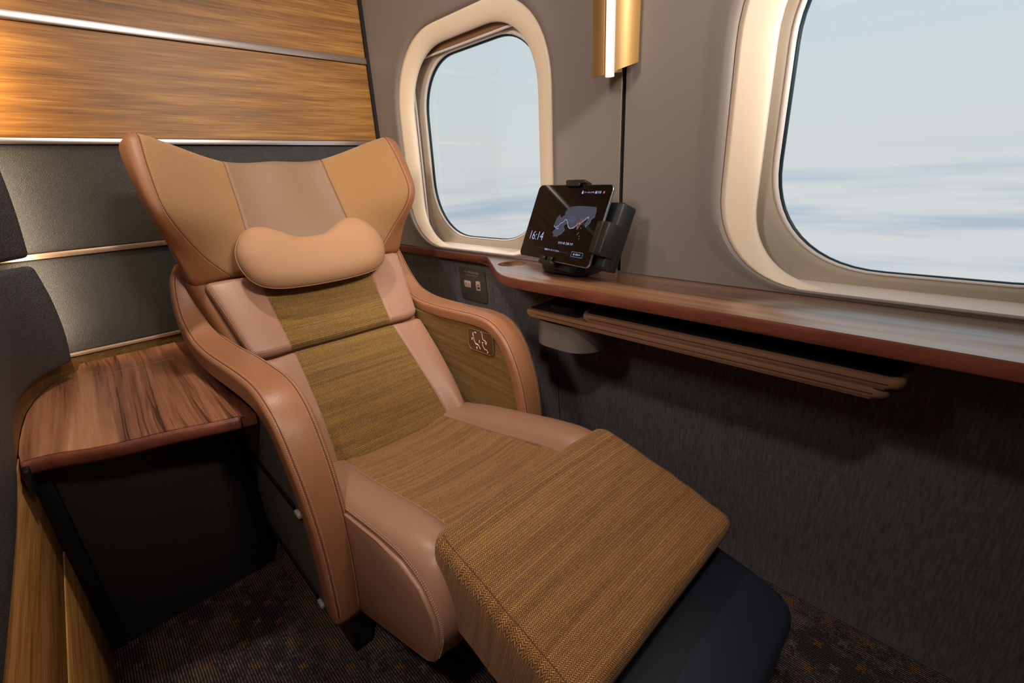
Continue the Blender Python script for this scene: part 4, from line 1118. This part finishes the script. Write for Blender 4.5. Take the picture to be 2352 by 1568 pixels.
rt = cr(np.array([(-0.0275, -0.0072), (-0.0225, -0.0115), (-0.0171, -0.0103), (-0.0093, -0.0078), (-0.0036, -0.0005), (0.0042, 0.002), (0.0106, 0.0098), (0.0181, 0.0064), (0.025, -0.0024), (0.0330, -0.0100), (0.039, -0.011), (0.0529, -0.0057), (0.0613, 0.0032), (0.0713, 0.0064), (0.0789, 0.012), (0.0865, 0.0185), (0.0900, 0.0192), (0.0916, 0.0160)]), np.linspace(0, 1, 70))
spoly('route_line', sline([tuple(p) for p in rt], 0.0010), 'scr_white', 0.00046)
spoly('route_marker', sline([(0.0588, 0.0022), (0.0613, 0.0032), (0.0713, 0.0064)], 0.0012)+[[(0.0674+0.0030*math.cos(a), 0.0030+0.0034*math.sin(a)) for a in np.linspace(0, 2*math.pi, 14, endpoint=False)]], 'scr_red', 0.0005)
stext('marker_text', '三島', 0.0690, 0.0118, 0.0050, 'scr_red', align='CENTER')
spoly('islands', [[(x+0.0011, y), (x+0.0003, y+0.0016), (x-0.0009, y+0.0007), (x-0.0006, y-0.0014)] for x, y in ((0.0754, -0.0077), (0.0723, -0.0196), (0.0696, -0.023), (0.078, -0.0272), (0.0796, -0.0329))], 'scr_line', 0.0004)
def frame_segs(a0, a1, b0, b1, wd): return sline([(a0, b0), (a1, b0)], wd)+sline([(a1, b0), (a1, b1)], wd)+sline([(a1, b1), (a0, b1)], wd)+sline([(a0, b1), (a0, b0)], wd)
spoly('button_frame', frame_segs(0.0702, 0.1100, -0.0762, -0.0648, 0.0006), 'scr_line', 0.0004)
spoly('rule_line', sline([(-0.0705, -0.0684), (-0.0360, -0.0684)], 0.0004), 'scr_dim', 0.0004)
spoly('rule_line', sline([(0.0240, -0.0704), (0.0570, -0.0698)], 0.0004), 'scr_dim', 0.0004)
spoly('lock_icon', [[(0.0400, 0.0740), (0.0450, 0.0740), (0.0450, 0.0785), (0.0400, 0.0785)]]+sline([(0.0408, 0.0785), (0.0408, 0.0802), (0.0425, 0.0814), (0.0442, 0.0802), (0.0442, 0.0785)], 0.0008), 'scr_white', 0.0004)
spoly('restroom_icon', [[(x-0.0011, 0.0746), (x+0.0011, 0.0746), (x+0.0013, 0.0788), (x-0.0013, 0.0788)] for x in (0.0872, 0.0908)]+[[(x+0.0009*math.cos(a), 0.0803+0.0009*math.sin(a)) for a in np.linspace(0, 2*math.pi, 8, endpoint=False)] for x in (0.0872, 0.0908)], 'scr_white', 0.0004)
spoly('no_smoking_icon', [[(0.1150+0.0029*math.cos(a), 0.0777+0.0029*math.sin(a)) for a in np.linspace(0, 2*math.pi, 16, endpoint=False)]], 'scr_red', 0.0004)
spoly('light_icon', [q for t in range(4) for q in sline([(0.0795-0.0026*math.cos(t*math.pi/4), -0.0706-0.0026*math.sin(t*math.pi/4)), (0.0795+0.0026*math.cos(t*math.pi/4), -0.0706+0.0026*math.sin(t*math.pi/4))], 0.0006)], 'scr_white', 0.0004)

st = thing('tablet_stand', 'black clamp stand holding the tablet on the walnut shelf', 'tablet stand', (0.935, 0.755, SHELF_Z))
prism('base', [(0.890, 0.712), (0.905, 0.690), (0.975, 0.690), (0.990, 0.715), (0.990, 0.850), (0.972, 0.866), (0.912, 0.840), (0.890, 0.800)], XY, SHELF_Z, SHELF_Z+0.030, M['black'], st, 0.006, 3)
def tbox(nm, a0, a1, b0, b1, h0, h1, mt, bev=0.003, r=0.004, parent=st):
    return prism(nm, rrect((a0+a1)/2, (b0+b1)/2, a1-a0, b1-b0, r, 3), tfn, h0, h1, mt, parent, bev, 2)
tbox('back_plate', -0.075, 0.105, -0.070, 0.070, -0.020, -0.0075, M['black'])
tbox('neck', -0.030, 0.060, -0.112, 0.045, -0.046, -0.019, M['black'])
uc = tbox('clamp_jaw', -0.026, 0.046, 0.0970, 0.1065, -0.018, 0.0070, M['black'], 0.004, 0.0045)
tbox('clamp_lip', -0.022, 0.030, 0.0900, 0.1000, 0.0014, 0.0075, M['black'], 0.002, 0.003, uc)
lc = tbox('clamp_jaw', -0.034, 0.018, -0.108, -0.0970, -0.016, 0.011, M['black'], 0.003, 0.004)
for a_ in (-0.026, 0.004): tbox('clamp_tooth', a_-0.0085, a_+0.0085, -0.100, -0.0865, 0.0014, 0.0085, M['black'], 0.0022, 0.004, lc)
sbk = tbox('clamp_block', 0.1408, 0.1685, -0.0630, 0.0125, -0.042, 0.0065, M['black'], 0.004, 0.004)
tbox('block_lip', 0.1315, 0.1500, -0.0620, 0.0115, 0.0014, 0.0075, M['black'], 0.002, 0.003, sbk)
tbox('stand_body', 0.1000, 0.1650, -0.088, 0.0640, -0.066, -0.020, M['black'], 0.006, 0.005)
